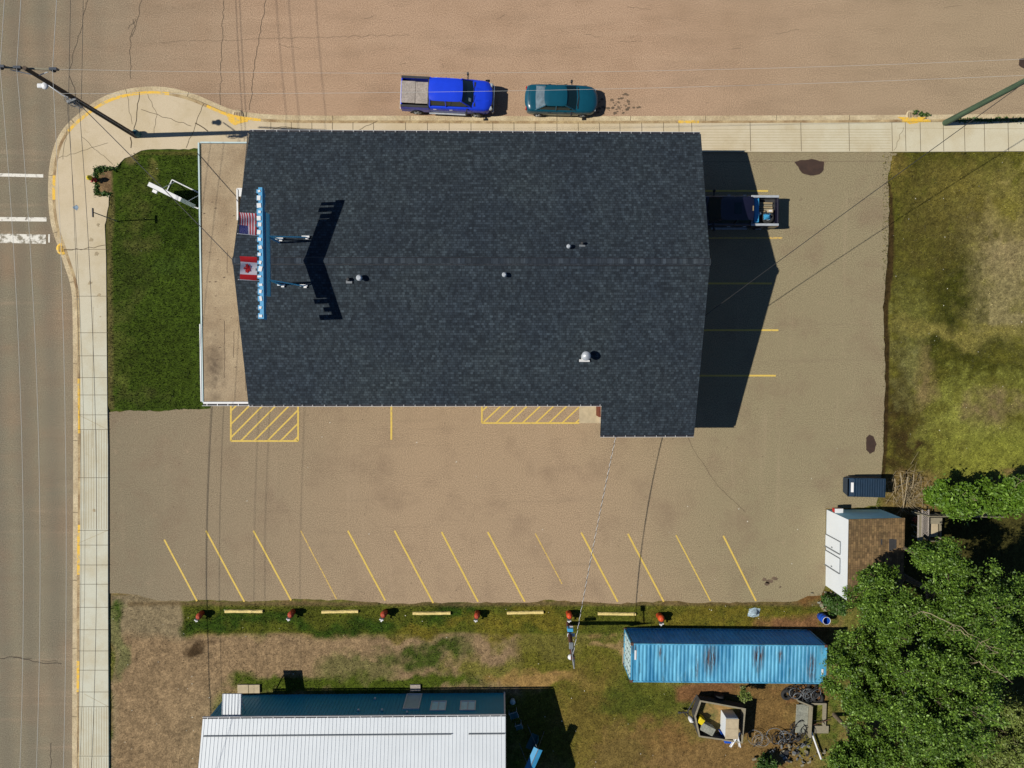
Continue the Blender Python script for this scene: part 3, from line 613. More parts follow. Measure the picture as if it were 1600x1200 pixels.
bots = [(308,939),(382,940),(455,938),(526,936),(602,938),(677,942),(747,940),(820,940),(878,912),(965,940),(1037,940),(1110,939),(1181,939)]
for i, (a, b) in enumerate(zip(tops, bots)):
    if i == 0: a = (257, 843)
    line_part((a, b), .11 if i not in (3, 8, 11) else .08, 'yellow_line' if i not in (3, 8) else 'faded_line', 'parking_line', lot, .007)
def hatch(x0, x1, y0, y1, step, dx, r0, wd, skip=None):
    h_ = MB()
    for pts in (((x0,y0-4),(x0,y1)), ((x0,y1),(x1,y1)), ((x1,y1),(x1,y0-4))):
        if skip and pts[0][0] == x1: continue
        h_.strip(PP(pts), wd, .0085)
    x = x0 + r0
    while x < x1 + (y1-y0)*dx + 30:
        # from bottom (x - ..) to top, clipped to the box
        a = [x-(y1-y0)*dx, y1]; b = [x, y0-2]
        if a[0] < x0: t = (x0-a[0])/(b[0]-a[0]); a = [x0, a[1]+(b[1]-a[1])*t]
        if b[0] > x1: t = (x1-a[0])/(b[0]-a[0]); b = [x1, a[1]+(b[1]-a[1])*t]
        if a[0] < x1-1 and b[0] > x0+1: h_.strip(PP((a, b)), wd*.9, .0075)
        x += step
    return h_.build('hatched_marking', 'yellow_line', lot)
hatch(361, 466, 632, 689, 20.7, 1.03, 12, .11); hatch(753, 905, 637, 661, 20.7, 1.15, 8, .10, True)
line_part(((611.5,628),(611.5,687)), .12, 'yellow_line', 'parking_line', lot, .007)
for y, x1 in ((298.5,1200), (372,1222), (443,1206), (516,1216), (587,1212)): line_part(((1085,y),(x1,y)), .11, 'yellow_line' if y != 372 else 'faded_line', 'parking_line', lot, .007)
mb = MB(); mb.prism([p[:2] for p in PP([(905,620),(960,620),(960,661),(905,661)])], 0, .06, 0)
struct(rebase(mb.build('entrance_pad', 'cardboard')))

def wp(mb, name, mats, parent):      # part built in world coordinates under an unrotated thing
    r_ = parent
    while r_.parent: r_ = r_.parent
    l = r_.location; mb.v = [(v[0]-l.x, v[1]-l.y, v[2]-l.z) for v in mb.v]
    return mb.build(name, mats, parent)

# ------------------------------------------------------------------ main building
HE, HR = 4.4, 6.6
bld = thing('commercial_building', 'long building with charcoal shingle gable roof and flat tan front canopy', 'building', (-1.5, 5.2, 0))
RX0, RX1, YN, YS, YR, PS = -14.58, 11.62, 13.0, -2.74, 5.32, -4.62
def roof_z(y): return HR - (HR-HE)*abs(y-YR)/((YN-YR) if y > YR else (YR-YS))
# walls
b = MB()
b.prism([(-14.1,-2.3),(-14.1,12.5),(11.2,12.5),(11.2,-2.3)], 0, 4.15); b.prism([(6.4,-2.3),(11.2,-2.3),(11.2,-4.2),(6.4,-4.2)][::-1], 0, 3.7)
b.add([(-14.1,-2.3,4.15),(-14.1,12.5,4.15),(-14.1,YR,6.35)], [(0,1,2)]); b.add([(11.2,-2.3,4.15),(11.2,12.5,4.15),(11.2,YR,6.35)], [(2,1,0)])
walls = wp(b, 'wall', 'cream_wall', bld)
# roof: two slopes with thickness, the south one extended over the porch
b = MB(); T = .16
zs = lambda y: roof_z(y)
prof_n = [(RX0+.16, YN), (RX1+.03, YN), (RX1, YR), (RX0-.1, YR)]
b.add([(x, y, zs(y)) for x, y in prof_n] + [(x, y, zs(y)-T) for x, y in prof_n], [(3,2,1,0),(4,5,6,7),(0,1,5,4),(1,2,6,5),(3,0,4,7)])
zp = HE - .28
b.add([(RX0-.1,YR,HR),(RX0-.12,YS,HE),(5.95,YS,HE),(RX1-.05,YS,HE),(RX1,YR,HR)], [(0,1,2,3,4)])
b.add([(5.95,YS,HE),(5.95,PS,zp-.2),(RX1-.07,PS,zp-.2),(RX1-.05,YS,HE)], [(0,1,2,3)])
b.add([(RX0-.1,YR,HR-T),(RX0-.12,YS,HE-T),(5.95,YS,HE-T),(RX1-.05,YS,HE-T),(RX1,YR,HR-T)], [(4,3,2,1,0)])
b.add([(5.95,YS,HE-T),(5.95,PS,zp-.2-T),(RX1-.07,PS,zp-.2-T),(RX1-.05,YS,HE-T)], [(3,2,1,0)])
for a, c_ in (((RX0-.1,YR,HR),(RX0-.12,YS,HE)), ((RX0-.12,YS,HE),(5.95,YS,HE)), ((5.95,YS,HE),(5.95,PS,zp-.2)), ((5.95,PS,zp-.2),(RX1-.07,PS,zp-.2)), ((RX1-.07,PS,zp-.2),(RX1-.05,YS,HE)), ((RX1-.05,YS,HE),(RX1,YR,HR))):
    b.add([a, c_, (c_[0],c_[1],c_[2]-T), (a[0],a[1],a[2]-T)], [(0,3,2,1)])
roof = wp(b, 'roof', 'shingle', bld)
b = MB()
sl = (HR-HE)/(YR-YS)
b.add([(RX0-.12,YR,HR+.03),(RX1+.04,YR,HR+.03),(RX1+.04,YR+.17,HR+.012-.17*sl),(RX0-.12,YR+.17,HR+.012-.17*sl),(RX0-.12,YR-.17,HR+.012-.17*sl),(RX1+.04,YR-.17,HR+.012-.17*sl)], [(0,1,2,3),(4,5,1,0)])
for s_ in (1, -1): b.add([(RX0-.12,YR+s_*.17,HR+.012-.17*sl),(RX1+.04,YR+s_*.17,HR+.012-.17*sl),(RX1+.04,YR+s_*.22,HR+.004-.22*sl),(RX0-.12,YR+s_*.22,HR+.004-.22*sl)], [(0,1,2,3) if s_ < 0 else (3,2,1,0)], 1)
wp(b, 'ridge_cap', ['ridge', 'black'], roof)
def gutter(x0, x1, y, z, s_, name='gutter'):   # open trough: dark inside, white outer lip and hanger straps
    b = MB(); L = x1-x0; cx = (x0+x1)/2
    b.box((cx, y+s_*.05, z-.10), (L, .10, .01), 1); b.box((cx, y+s_*.105, z-.05), (L, .016, .12), 0); b.box((cx, y+s_*.06, z-.125), (L, .11, .03), 0)
    x = x0+.2
    while x < x1: b.box((x, y+s_*.055, z+.01), (.022, .10, .008), 0); x += .62*random.uniform(.85, 1.15)
    wp(b, name, ['white', 'dark_gap'], bld)
gutter(RX0+.16, RX1, YN, HE, 1); gutter(RX0-.1, 5.94, YS, HE, -1); gutter(5.95, RX1-.07, PS, zp-.2, -1)
for s_ in (RX0-.02, RX1-.06):
    b = MB()
    for (ya, yb) in ((YN, YR), (YR, YS)):
        za, zb = roof_z(ya)-.2, roof_z(yb)-.2
        b.add([(s_,ya,za-.12),(s_,yb,zb-.12),(s_,yb,zb+.02),(s_,ya,za+.02)], [(0,1,2,3)]); b.add([(s_+.03,ya,za-.12),(s_+.03,yb,zb-.12),(s_+.03,yb,zb+.02),(s_+.03,ya,za+.02)], [(3,2,1,0)])
    wp(b, 'fascia', 'white', bld)
# flat canopy roof to the west
FZ = 3.4
c0 = P(315,226,FZ); c1 = P(315,627,FZ); fx0 = -17.72
fl = thing
b = MB(); b.prism([(fx0,-2.6),(-14.1,-2.6),(-14.1,12.6),(fx0+.12,12.6)], 3.05, FZ, 0)
for q in range(40):
    a = random.uniform(-17.5,-14.9); c_ = random.uniform(-2.3, 12); s_ = random.uniform(.03,.1); b.flat([(a-s_,c_),(a,c_-s_*.3),(a+s_,c_+s_*.2),(a,c_+s_*.5)], FZ+.005+q*.0001, 2)
for a, c0_, c1_ in ((-16.45,-1.2,2.2), (-15.9,0,1.6), (-16.2,5,6.3), (-15.2,-2,1)): b.strip(jitter([(a,c0_),(a+.05,c1_)], .3, .03, seed=int(c0_*7)), .03, FZ+.004, 2)
fr = wp(b, 'canopy_roof', ['gravel_roof', 'roof_stain', 'softstain'], bld)
b = MB()
b.box((fx0-.03, 5.0, 3.27), (.085, 15.3, .34), 0); b.box((-15.9, 12.66, 3.27), (3.5, .085, .34), 0); b.box((-15.9, -2.68, 3.27), (3.6, .12, .42), 1)
b.box((-16.0,-2.80,3.38), (3.5,.09,.02), 2); b.box((-16.0,-2.86,3.36), (3.6,.02,.14), 1)
for k in range(6): b.box((-17.5+k*.62,-2.80,3.42), (.04,.13,.012), 1)
b.box((fx0-.11, -.5+2.0-.2-1.6, 3.36), (.07, 4.6, .2), 1)
wp(b, 'canopy_trim', ['aqua_white', 'white', 'dark_gap'], bld)
b = MB(); b.prism([(-16.9,-2.1),(-14.1,-2.1),(-14.1,12.2),(-16.9,12.2)], 0, 3.05); wp(b, 'shopfront_wall', 'cream_wall', bld)
def opening(x, y, z, wd, ht, ax, nm='window', parent=None, gm='sky_tinted_glass', fm='white', kind=None):
    parent = parent or bld; b = MB(); t = .07
    n_ = {'S': (0,-1), 'N': (0,1), 'W': (-1,0), 'E': (1,0)}[ax]; hor = (abs(n_[1]), abs(n_[0]))
    def bx(m_, u, v, du, dv, dep, off, mi=0): m_.box((x+hor[0]*u+n_[0]*off, y+hor[1]*u+n_[1]*off, z+v), (hor[0]*du+abs(n_[0])*dep, hor[1]*du+abs(n_[1])*dep, dv), mi)
    bx(b, 0, -ht/2, wd+t, t, .08, .03); bx(b, 0, ht/2, wd+t, t, .08, .03); bx(b, -wd/2, 0, t, ht-t, .08, .03); bx(b, wd/2, 0, t, ht-t, .08, .03)
    if nm == 'window': bx(b, 0, 0, .05, ht-t, .06, .03)
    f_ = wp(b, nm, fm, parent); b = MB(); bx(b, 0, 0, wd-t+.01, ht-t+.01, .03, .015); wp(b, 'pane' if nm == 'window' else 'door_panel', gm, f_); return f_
for x in (-11, -6, 3.2): opening(x, -2.3, 2.2, 1.8, 1.2, 'S')
for x in (-11.5, -7, -2.2, 3, 7.5): opening(x, 12.5, 2.6, 1.6, .8, 'N')
opening(4.3, -2.3, 1.05, .95, 2.1, 'S', 'door', gm='brown_door'); opening(-3, -2.3, 1.05, .95, 2.1, 'S', 'door', gm='brown_door')
opening(11.2, 5.8, 1.3, 2.6, 2.5, 'E', 'door', gm='white')
for y in (0, 3.2, 8.6, 11): opening(-16.9, y, 1.6, 2.2, 2.0, 'W')
opening(-16.9, 5.8, 1.1, 1.9, 2.1, 'W', 'door', gm='glass')
b = MB(); c_ = P(937,646,1.6); b.box((5.90, -3.1, 3.35), (.10, .85, 1.3)); wp(b, 'side_panel', 'brown_door', bld)
# white angular frame on the canopy roof, half under the gable
b = MB()
q0 = P(370,295,3.5); q1 = P(370,344,3.5)
b.box((q0.x+.02, (q0.y+q1.y)/2, 3.46), (.09, q0.y-q1.y, .12)); b.box((q0.x+.5, q0.y, 3.46), (.95, .09, .12)); b.box((q0.x+.3, q0.y-.24, 3.44), (.5, .4, .08))
wp(b, 'roof_hatch_frame', 'white', bld)
b = MB(); b.box((-14.75, 1.05, 3.47), (.18, .32, .14), 0); wp(b, 'roof_vent', 'white', bld)
b = MB(); b.tube([(RX1-.1,2.3,4.6),(RX1+.12,2.3,4.55),(RX1+.16,2.3,4.4)], .03, 8); wp(b, 'service_mast', 'steel', bld)
b = MB(); b.box((RX1+.05, .95, 3.9), (.2,.25,.5)); wp(b, 'meter', 'steel', bld)
# roof vents
def on_roof(px, py):
    h = 5.5
    for _ in range(8): p = P(px, py, h); h = roof_z(p.y)
    return Vector((p.x, p.y, h))
for (px, py, r1, hh, mt, lab) in ((888,386,.11,.28,'steel',None), (563,435,.15,.34,'steel',None), (788,430,.12,.28,'steel',None), (909,381,.07,.25,'bed_dark',None), (545,437,.09,.2,'bed_dark',None)):
    p = on_roof(px, py); b = MB(); b.lathe(p-Vector((0,0,.1)), [(r1*.7,0),(r1*.7,hh+.02),(r1*1.15,hh+.02),(r1*1.15,hh+.1),(r1*.6,hh+.16)], 14, 0)
    if mt == 'bed_dark': b.box(p+Vector((.02,-.13,.03)), (.34,.16,.03), 1)
    wp(b, 'vent_pipe', [mt, 'grey_metal'], roof)
p = on_roof(914, 556); b = MB(); b.lathe(p-Vector((0,0,.2)), [(.13,0),(.13,.75),(.24,.75),(.27,.80),(.24,.90),(.05,.96)], 20, 0); b.box(p+Vector((0,-.05,.02)), (.42,.42,.05), 1, rx=-.27); b.box(p+Vector((-.03,-.28,.0)), (.6,.14,.07), 1, rx=-.27)
wp(b, 'exhaust_cap', ['steel', 'white'], roof)

# ------------------------------------------------------------------ roof sign
SX = -12.3; zt = 9.15
p1 = P(412,293,9.1).y; p2 = P(412,498,9.1).y; c1y = P(418,334,8.3).y; c2y = P(418,463,8.3).y
sg = thing('rooftop_sign', 'long pale blue sign with white capped box letters mounted across the roof ridge', 'sign', (SX+.1, (p1+p2)/2, 6.5))
b = MB(); b.box((SX+.03, (p1+p2)/2, 8.98), (.20, p1-p2, .34), 0); wp(b, 'sign_beam', 'sign_blue', sg)
b = MB(); b.box((SX+.10, (c1y+c2y)/2, 8.46), (.12, c1y-c2y, .70), 0); b.box((SX+.165, (c1y+c2y)/2, 8.8), (.04, c1y-c2y, .05), 1); b.box((SX+.165, (c1y+c2y)/2, 8.13), (.04, c1y-c2y, .05), 1); wp(b, 'sign_panel', ['shade_lift_blue', 'steel'], sg)
y = p1-.2; r_ = random.Random(8)
while y > p2+.1:
    wdt = r_.uniform(.16,.32); wing = y > c1y or y < c2y
    b = MB(); hh = r_.choice((.45,.6,.8,1.0)) if wing else .80
    b.box((SX-.11, y, 9.13-hh/2), (.12, wdt, hh), 0); 
    if r_.random() < .6: b.box((SX-.22, y-.03, 8.95), (.12, .12, .3), 1)
    L_ = wp(b, 'letter_box', ['sign_blue', 'insulator'], sg)
    b = MB(); b.box((SX-.03+r_.uniform(-.04,.03), y, 9.165), (r_.uniform(.12,.22), wdt*r_.uniform(.4,.95), .04), 0, rz=r_.uniform(-.3,.3)); wp(b, 'letter_cap', 'white', L_)
    y -= r_.uniform(.31, .46)
for (fx_, fy_, ft1, ft2) in ((422,369,(437,374),(478,371)), (422,437,(440,446),(475,447))):
    a = Vector((SX+.12, P(fx_,fy_,8.4).y, 8.4))
    for ft in (ft1, ft2):
        q = on_roof(*ft); b = MB(); b.tube([a, q+Vector((0,0,.08))], .035, 8); wp(b, 'strut', 'shade_lift_blue', sg)
        b = MB(); b.box(q+Vector((0,.03,.06)), (.42,.10,.09), 0); b.box(q+Vector((.08,-.04,.05)), (.16,.14,.08), 0); wp(b, 'strut_foot', 'white', sg)
    b = MB(); q = Vector((a.x-.02, a.y, roof_z(a.y))); b.tube([q-Vector((0,0,.02)), (a.x-.02, a.y, 8.2)], .05, 8); wp(b, 'post', 'sign_blue', sg)

def flag(name, lab, px_b, py, kind, py_n):
    base = Vector((SX-.08, P(px_b,py,9.2).y, 9.0)); tip = base + Vector((-.86, -.0, .50))
    fl = thing(name, lab, 'flag', tuple(base), 0, 'flags flying from the rooftop sign')
    b = MB(); b.tube([base+Vector((.12,0,-.12)), tip+Vector((-.05,0,.05))], .018, 8); b.lathe(tip+Vector((-.05,0,.05)), [(.0,-.03),(.03,0),(.0,.03)], 8); wp(b, 'flagpole', 'white', fl)
    h0 = base.lerp(tip, .18); h1 = base.lerp(tip, 1.0)
    fly = abs(P(395,py_n,9.5).y - P(395,py,9.5).y); b = MB(); nu, nv = 38, 26
    nrm = Vector((.47,0,.88)); vs = []
    for i in range(nu+1):
        for j in range(nv+1):
            u, v = i/nu, j/nv; p = h0.lerp(h1, v) + Vector((0, fly*u, 0))
            p += nrm*(.07*u**.5*math.sin(u*8+v*2.2)) + Vector((.04,0,-.10))*u*(1-v*.2)*math.sin(u*3) + Vector((-.06*u*math.sin(v*3.1), 0, 0))
            vs.append(p)
    fs = []; mi = []
    for i in range(nu):
        for j in range(nv):
            a = i*(nv+1)+j; u, v = (i+.5)/nu, (j+.5)/nv
            if kind == 'us':
                m_ = 2 if (u < .42 and v > 6/13) else (0 if int(v*13) % 2 == 0 else 1)
            else:
                m_ = 0 if (u < .25 or u > .75) else 1
            b.add([vs[a], vs[a+nv+1], vs[a+nv+2], vs[a+1]], [(0,1,2,3)], m_, True)
    def at(u, v, off=.015):
        i = u*nu; j = v*nv; i0 = min(int(i), nu-1); j0 = min(int(j), nv-1); f, g = i-i0, j-j0; a = i0*(nv+1)+j0
        p = vs[a]*(1-f)*(1-g) + vs[a+nv+1]*f*(1-g) + vs[a+1]*(1-f)*g + vs[a+nv+2]*f*g
        return p + nrm*off
    if kind == 'us':
        for r1 in range(9):
            for c1 in range(6 if r1 % 2 == 0 else 5):
                u = .42*(c1*2+1+(r1 % 2))/12; v = 6/13 + (7/13)*(r1+.7)/9.6; s_ = .010
                b.add([at(u-s_,v), at(u,v-s_*1.2), at(u+s_,v), at(u,v+s_*1.2)], [(0,1,2,3)], 1)
        wp(b, 'flag_cloth', ['flag_red', 'flag_white', 'flag_blue'], fl)
    else:
        cl = wp(b, 'flag_cloth', ['flag_red', 'flag_white', 'flag_blue'], fl); b = MB()
        leaf = [(0,-.36),(.02,-.14),(.22,-.18),(.17,-.10),(.34,.06),(.27,.09),(.29,.22),(.17,.19),(.14,.25),(.05,.13),(.09,.32),(.04,.30),(0,.40)]
        pts = leaf + [(-x, y) for x, y in reversed(leaf[1:-1])]
        pts3 = [at(.5+x*.62, .5+y*.80) for x, y in pts]; ctr = at(.5, .5)
        for i in range(len(pts3)): b.add([ctr, pts3[i], pts3[(i+1) % len(pts3)]], [(0,1,2)], 0)
        wp(b, 'maple_leaf', 'flag_red', cl)
flag('national_flag', 'striped flag with starred blue corner flying from the sign', 406, 367, 'us', 333)
flag('national_flag', 'red and white maple leaf flag flying from the sign', 406, 438, 'ca', 401)

# ------------------------------------------------------------------ portable sign on the lawn
a = P(262,302,0); c_ = P(309,325,0); ang = math.atan2(c_.y-a.y, c_.x-a.x); mid = (a+c_)/2
ps = thing('portable_sign', 'white topped portable sign standing in a frame on the lawn', 'sign', (mid.x, mid.y, 0), ang)
L = (c_-a).length
b = MB(); b.box((0,0,1.45), (L,.20,1.8), 0, bev=.02); pn = b.build('sign_cabinet', 'black', ps)
b = MB(); b.box((0,0,2.40), (L+.06,.26,.10), 0, bev=.01); b.box((0,.0,.52), (L+.04,.24,.06), 0); b.box((-L/2,0,1.45), (.06,.24,1.8), 0); b.box((L/2,0,1.45), (.06,.24,1.8), 0); b.build('cabinet_frame', 'white', ps)
b = MB(); b.box((0,-.115,1.5), (L-.2,.02,1.5)); b.build('sign_face', 'white', ps)
b = MB()
for (x0, y0, x1, y1) in ((-L/2-.05,-.02,L/2+.1,-.02), (-L/2-.05,.9,L/2+.1,.9), (-L/2-.05,-.02,-L/2-.05,.9), (L/2+.1,-.02,L/2+.1,.9)): b.tube([(x0,y0,.10),(x1,y1,.10)], .045, 6)
b.build('base_frame', 'white', ps)
for sx_ in (-1, 1):
    b = MB(); b.tube([(sx_*L*.42,0,.1),(sx_*L*.42,0,.56)], .04, 6); b.tube([(sx_*L*.42,.85,.1),(sx_*L*.42,.1,1.2)], .025, 6); b.build('leg', 'white', ps)
b = MB(); b.box((-L/2+.3,-.25,2.0), (.28,.18,.12)); b.build('floodlight', 'white', ps)

# ------------------------------------------------------------------ poles and wires
def wire(name, lab, pts, sag, r, mt, grp=None, n=26):
    a, c_ = Vector(pts[0]), Vector(pts[1]); L = [a.lerp(c_, i/n) + Vector((0,0,-4*sag*(i/n)*(1-i/n))) for i in range(n+1)]
    b = MB(); b.tube(L, r, 5); o_ = rebase(b.build(name, mt)); return tag(o_, lab, 'wire', grp)
pb = P(213,213); up = thing('utility_pole', 'tall wooden utility pole with crossarm on the street corner pavement', 'pole', tuple(pb))
PT = Vector((pb.x-.1, pb.y-.02, 10.9)); top = P(38,106,10.9)
def pole_at(z): return pb.lerp(Vector((top.x, top.y, 10.9)), z/10.9)
b = MB(); b.tube([pb-Vector((0,0,.1)), pole_at(5.5), pole_at(10.9)], .155, 14, r1=.10); wp(b, 'pole_shaft', 'wood_pole', up)
ca, cb = P(-40,103,10.6), P(92,109,10.6)
b = MB(); d_ = (cb-ca); b.tube([ca, cb], .06, 4); ac = wp(b, 'crossarm', 'weathered', up)
b = MB(); q = (pole_at(10.6)); b.tube([q+Vector((.9,-.05,-.06)), pole_at(9.9)], .025, 5); b.tube([q+Vector((-.9,.05,-.06)), pole_at(9.9)], .025, 5); wp(b, 'brace', 'steel', up)
ins = [P(0,104,10.85), P(26,105.5,10.85), P(82,108,10.85)]
for q in ins: b = MB(); b.lathe(q-Vector((0,0,.2)), [(.05,0),(.11,.05),(.06,.1),(.12,.15),(.05,.22)], 10, 0); b.box(q+Vector((.05,0,.02)), (.36,.12,.12), 0); wp(b, 'insulator', 'insulator', ac)
lp = P(70,134,6.9); q = pole_at(6.6); b = MB(); b.tube([q, q+Vector((-.5,.1,.35)), lp+Vector((.25,0,.05))], .03, 6); la = wp(b, 'lamp_arm', 'steel', up)
b = MB(); b.lathe(lp, [(.0,-.09),(.17,-.06),(.2,0),(.14,.07),(0,.1)], 14, 0); b.box(lp+Vector((-.15,0,0)), (.5,.24,.12), 0, bev=.04); wp(b, 'lamp_head', 'white', la)
b = MB()
for k in range(7):
    z = 7.2-k*.13; q = pole_at(z); b.torus(q+Vector((-.12,-.15,0)), random.uniform(.16,.3), .014, 0, Matrix.Rotation(random.uniform(.6,1.4), 3, 'X') @ Matrix.Rotation(random.uniform(-1,1), 3, 'Y'), 14, 5)
b.box(pole_at(7.0)+Vector((.0,-.2,0)), (.5,.14,.16), 0, rz=.4); b.box(pole_at(6.4)+Vector((0,-.22,0)), (.12,.12,.7), 0); wp(b, 'cable_coil', 'grey_metal', up)
b = MB(); b.lathe(pb+Vector((.18,.08,0)), [(.2,0),(.2,.5),(.14,.6)], 12, 0); wp(b, 'conduit_box', 'teal', up)
b = MB(); b.tube([pole_at(.1)+Vector((.15,-.08,0)), pole_at(7)+Vector((.13,-.06,0))], .03, 6); wp(b, 'conduit', 'grey_metal', up)
# the green pole at the right
gb = P(1475,193); gp = thing('utility_pole', 'green treated pole rising from the pavement beside the street', 'pole', tuple(gb))
gt = P(1475,193).lerp(P(1693,78,11), 1.0)
b = MB(); b.tube([gb-Vector((0,0,.1)), gb.lerp(gt, .5), gt], .19, 14, r1=.13); wp(b, 'pole_shaft', 'green_pole', gp)
b = MB(); b.tube([gt+Vector((-1.2,0,-.3)), gt+Vector((1.2,0,-.3))], .06, 4); wp(b, 'crossarm', 'weathered', gp)
# overhead wires: along the main street
def fit(pole_px, h0, mid_px, Ymid=-12.5, end_drift=-.6, span=52):
    a = P(pole_px[0], pole_px[1], h0); slope = -.028
    Xe = a.x + (-span)*(-1)*slope*1.0; e = Vector((a.x - span*.028, a.y-span, h0))
    # height at mid so that it passes the seen pixel
    Xm = (a.x+e.x)/2; best = min((abs(P(mid_px[0], mid_px[1], h).x - Xm), h) for h in np.arange(3, h0, .05))
    return a, e, h0-best[1]
grp = 'overhead wires along the main street'
SW = (((0,104),10.9,(35,860),'first'), ((26,105),10.9,(61,860),'second'), ((82,108),10.9,(102,860),'third'))
lab3 = ('pale overhead wire nearest the left edge over the main street', 'pale overhead wire in the middle of three over the main street', 'pale overhead wire nearest the pavement over the main street')
for (pp_, h0, mp_, nm), lb in zip(SW, lab3):
    a, e, sg_ = fit(pp_, h0, mp_); wire('power_line', lb, (a, e), sg_, .009, 'alu_wire', grp)
    wire('power_line', lb.replace('over the main street', 'running on past the corner pole').replace('pale', 'thin pale'), (a, (a.x+.5, a.y+40, 10.9)), 1.2, .012, 'alu_wire', grp)
for (pp_, h0, mp_, rr, mt, lb) in (((106,150),7.2,(126,860),.010,'cable','thin black cable over the left edge of the main street pavement'), ((104,152),7.0,(131,800),.009,'cable','thin black cable beside its twin over the main street pavement'), ((124,168),6.6,(149,800),.014,'cable','thickest black cable over the middle of the main street pavement')):
    a, e, sg_ = fit(pp_, h0, mp_); a = Vector((a.x, a.y, h0)); wire('communication_cable', lb, (a, e), sg_, rr, mt, grp)
for (x0, h0, xt, lb) in ((107,7.2,104,'left of two dark cables crossing the side street near the corner pole'), (127,6.6,121,'right of two dark cables crossing the side street near the corner pole')):
    a = P(x0, 155, h0); e = P(xt, -500, h0+.0); e = Vector((a.x+.2, a.y+34, h0)); wire('communication_cable', lb, (a, e), .6, .012, 'cable', grp)
a = ins[2]; wire('power_line', 'thin pale wire spanning the side street above the blue pickup roofline', (a, P(1693,88,10.6)), 1.15, .006, 'alu_wire')
a = pole_at(8.2); e = gb.lerp(gt, .72); wire('power_line', 'thin pale wire crossing over the blue pickup and teal sedan', (P(92,146,8.2), e), .85, .007, 'alu_wire')
wire('service_cable', 'dark cable from the corner pole to the gable peak over the canopy', (pole_at(7.0), (RX0-.1, YR, 6.45)), .25, .022, 'cable')
wire('service_cable', 'twisted cable from the east gable up to the green pole', ((RX1+.12, 2.3, 4.55), gb.lerp(gt, .7)), .35, .020, 'cable')
# small street sign by the lawn
sb = P(184,346); st = P(144.5,332,2.7)
ss = thing('street_sign', 'thin sign post at the edge of the front lawn by the pavement', 'sign', tuple(sb))
b = MB(); b.tube([sb, st+Vector((.08,0,-.05))], .03, 8); wp(b, 'post', 'grey_metal', ss)
b = MB(); b.box(st+Vector((0,0,-.04)), (.04,.54,.14), 0); wp(b, 'sign_plate', 'navy', ss)
# hydrant
hb = P(150,282); hy = thing('fire_hydrant', 'red fire hydrant with yellow top by the corner planting square', 'hydrant', (hb.x, hb.y, .0))
b = MB(); b.lathe((0,0,0), [(.17,0),(.17,.05),(.12,.06),(.12,.55),(.15,.56),(.15,.62),(.11,.64)], 14); b.tube([(-.2,0,.42),(.2,0,.42)], .06, 8); b.tube([(0,-.22,.45),(0,0,.45)], .07, 8); b.build('barrel', 'red_plastic', hy)
b = MB(); b.lathe((-.02,0,.64), [(.15,0),(.16,.06),(.13,.18),(.06,.26),(.04,.34)], 14); b.tube([(-.30,0,.46),(-.20,0,.46)], .07, 8); b.build('bonnet', 'yellow_plastic', hy)

# ------------------------------------------------------------------ service pole south of the lot
eb = P(888,974); ep = thing('light_pole', 'brown wooden pole with a lamp and meter box in the grass strip', 'pole', tuple(eb))
et = P(897,1044,6.1); k5 = 4.7/6.1
b = MB(); b.tube([eb-Vector((0,0,.1)), eb.lerp(et, .82)], .15, 12, r1=.12); wp(b, 'pole_shaft', 'brown_pole', ep)
b = MB(); b.tube([eb.lerp(et,.74)+Vector((.05,-.08,0)), et], .10, 8, r1=.03); wp(b, 'mast', 'steel', ep)
q = eb.lerp(et, .76)+Vector((-.12,-.05,0)); b = MB(); b.lathe(q, [(0,-.14),(.15,-.08),(.17,.02),(.1,.14),(0,.16)], 12); wp(b, 'insulator_globe', 'white', ep)
q = eb.lerp(et, .88); b = MB(); b.tube([q, q+Vector((-.1,.85,.05))], .035, 6); la = wp(b, 'lamp_arm', 'grey_metal', ep)
b = MB(); b.box(q+Vector((-.12,.98,.03)), (.26,.40,.12), 0, bev=.03); wp(b, 'lamp_head', 'grey_metal', la)
b = MB(); b.box(eb+Vector((-.03,.20,1.5)), (.36,.22,.46), 0, bev=.02); b.box(eb+Vector((.0,-.06,1.80)), (.48,.2,.06), 1); b.box(eb+Vector((.05,.36,1.45)), (.2,.05,.2), 1); wp(b, 'meter_box', ['sign_blue', 'white'], ep)
wp_ = eb.lerp(et, .78)
# triplex service wire: black insulated conductor twisted round a bare one
a = Vector((P(962,684,4.0).x, PS-.1, 4.0)); e = wp_; b = MB(); n_ = 150
def wv(t, ph): p = a.lerp(e, t) + Vector((0,0,-4*.35*t*(1-t))); g = t*170+ph; return p + Vector((math.cos(g), 0, math.sin(g)))*.018
b.tube([wv(i/(n_*4), 0) for i in range(n_*4+1)], .012, 4, 0); b.tube([wv(i/(n_*4), math.pi) for i in range(n_*4+1)], .014, 4, 1)
tag(rebase(b.build('service_cable', ['white', 'cable'])), 'twisted black and white cable crossing the lot to the brown pole', 'wire')

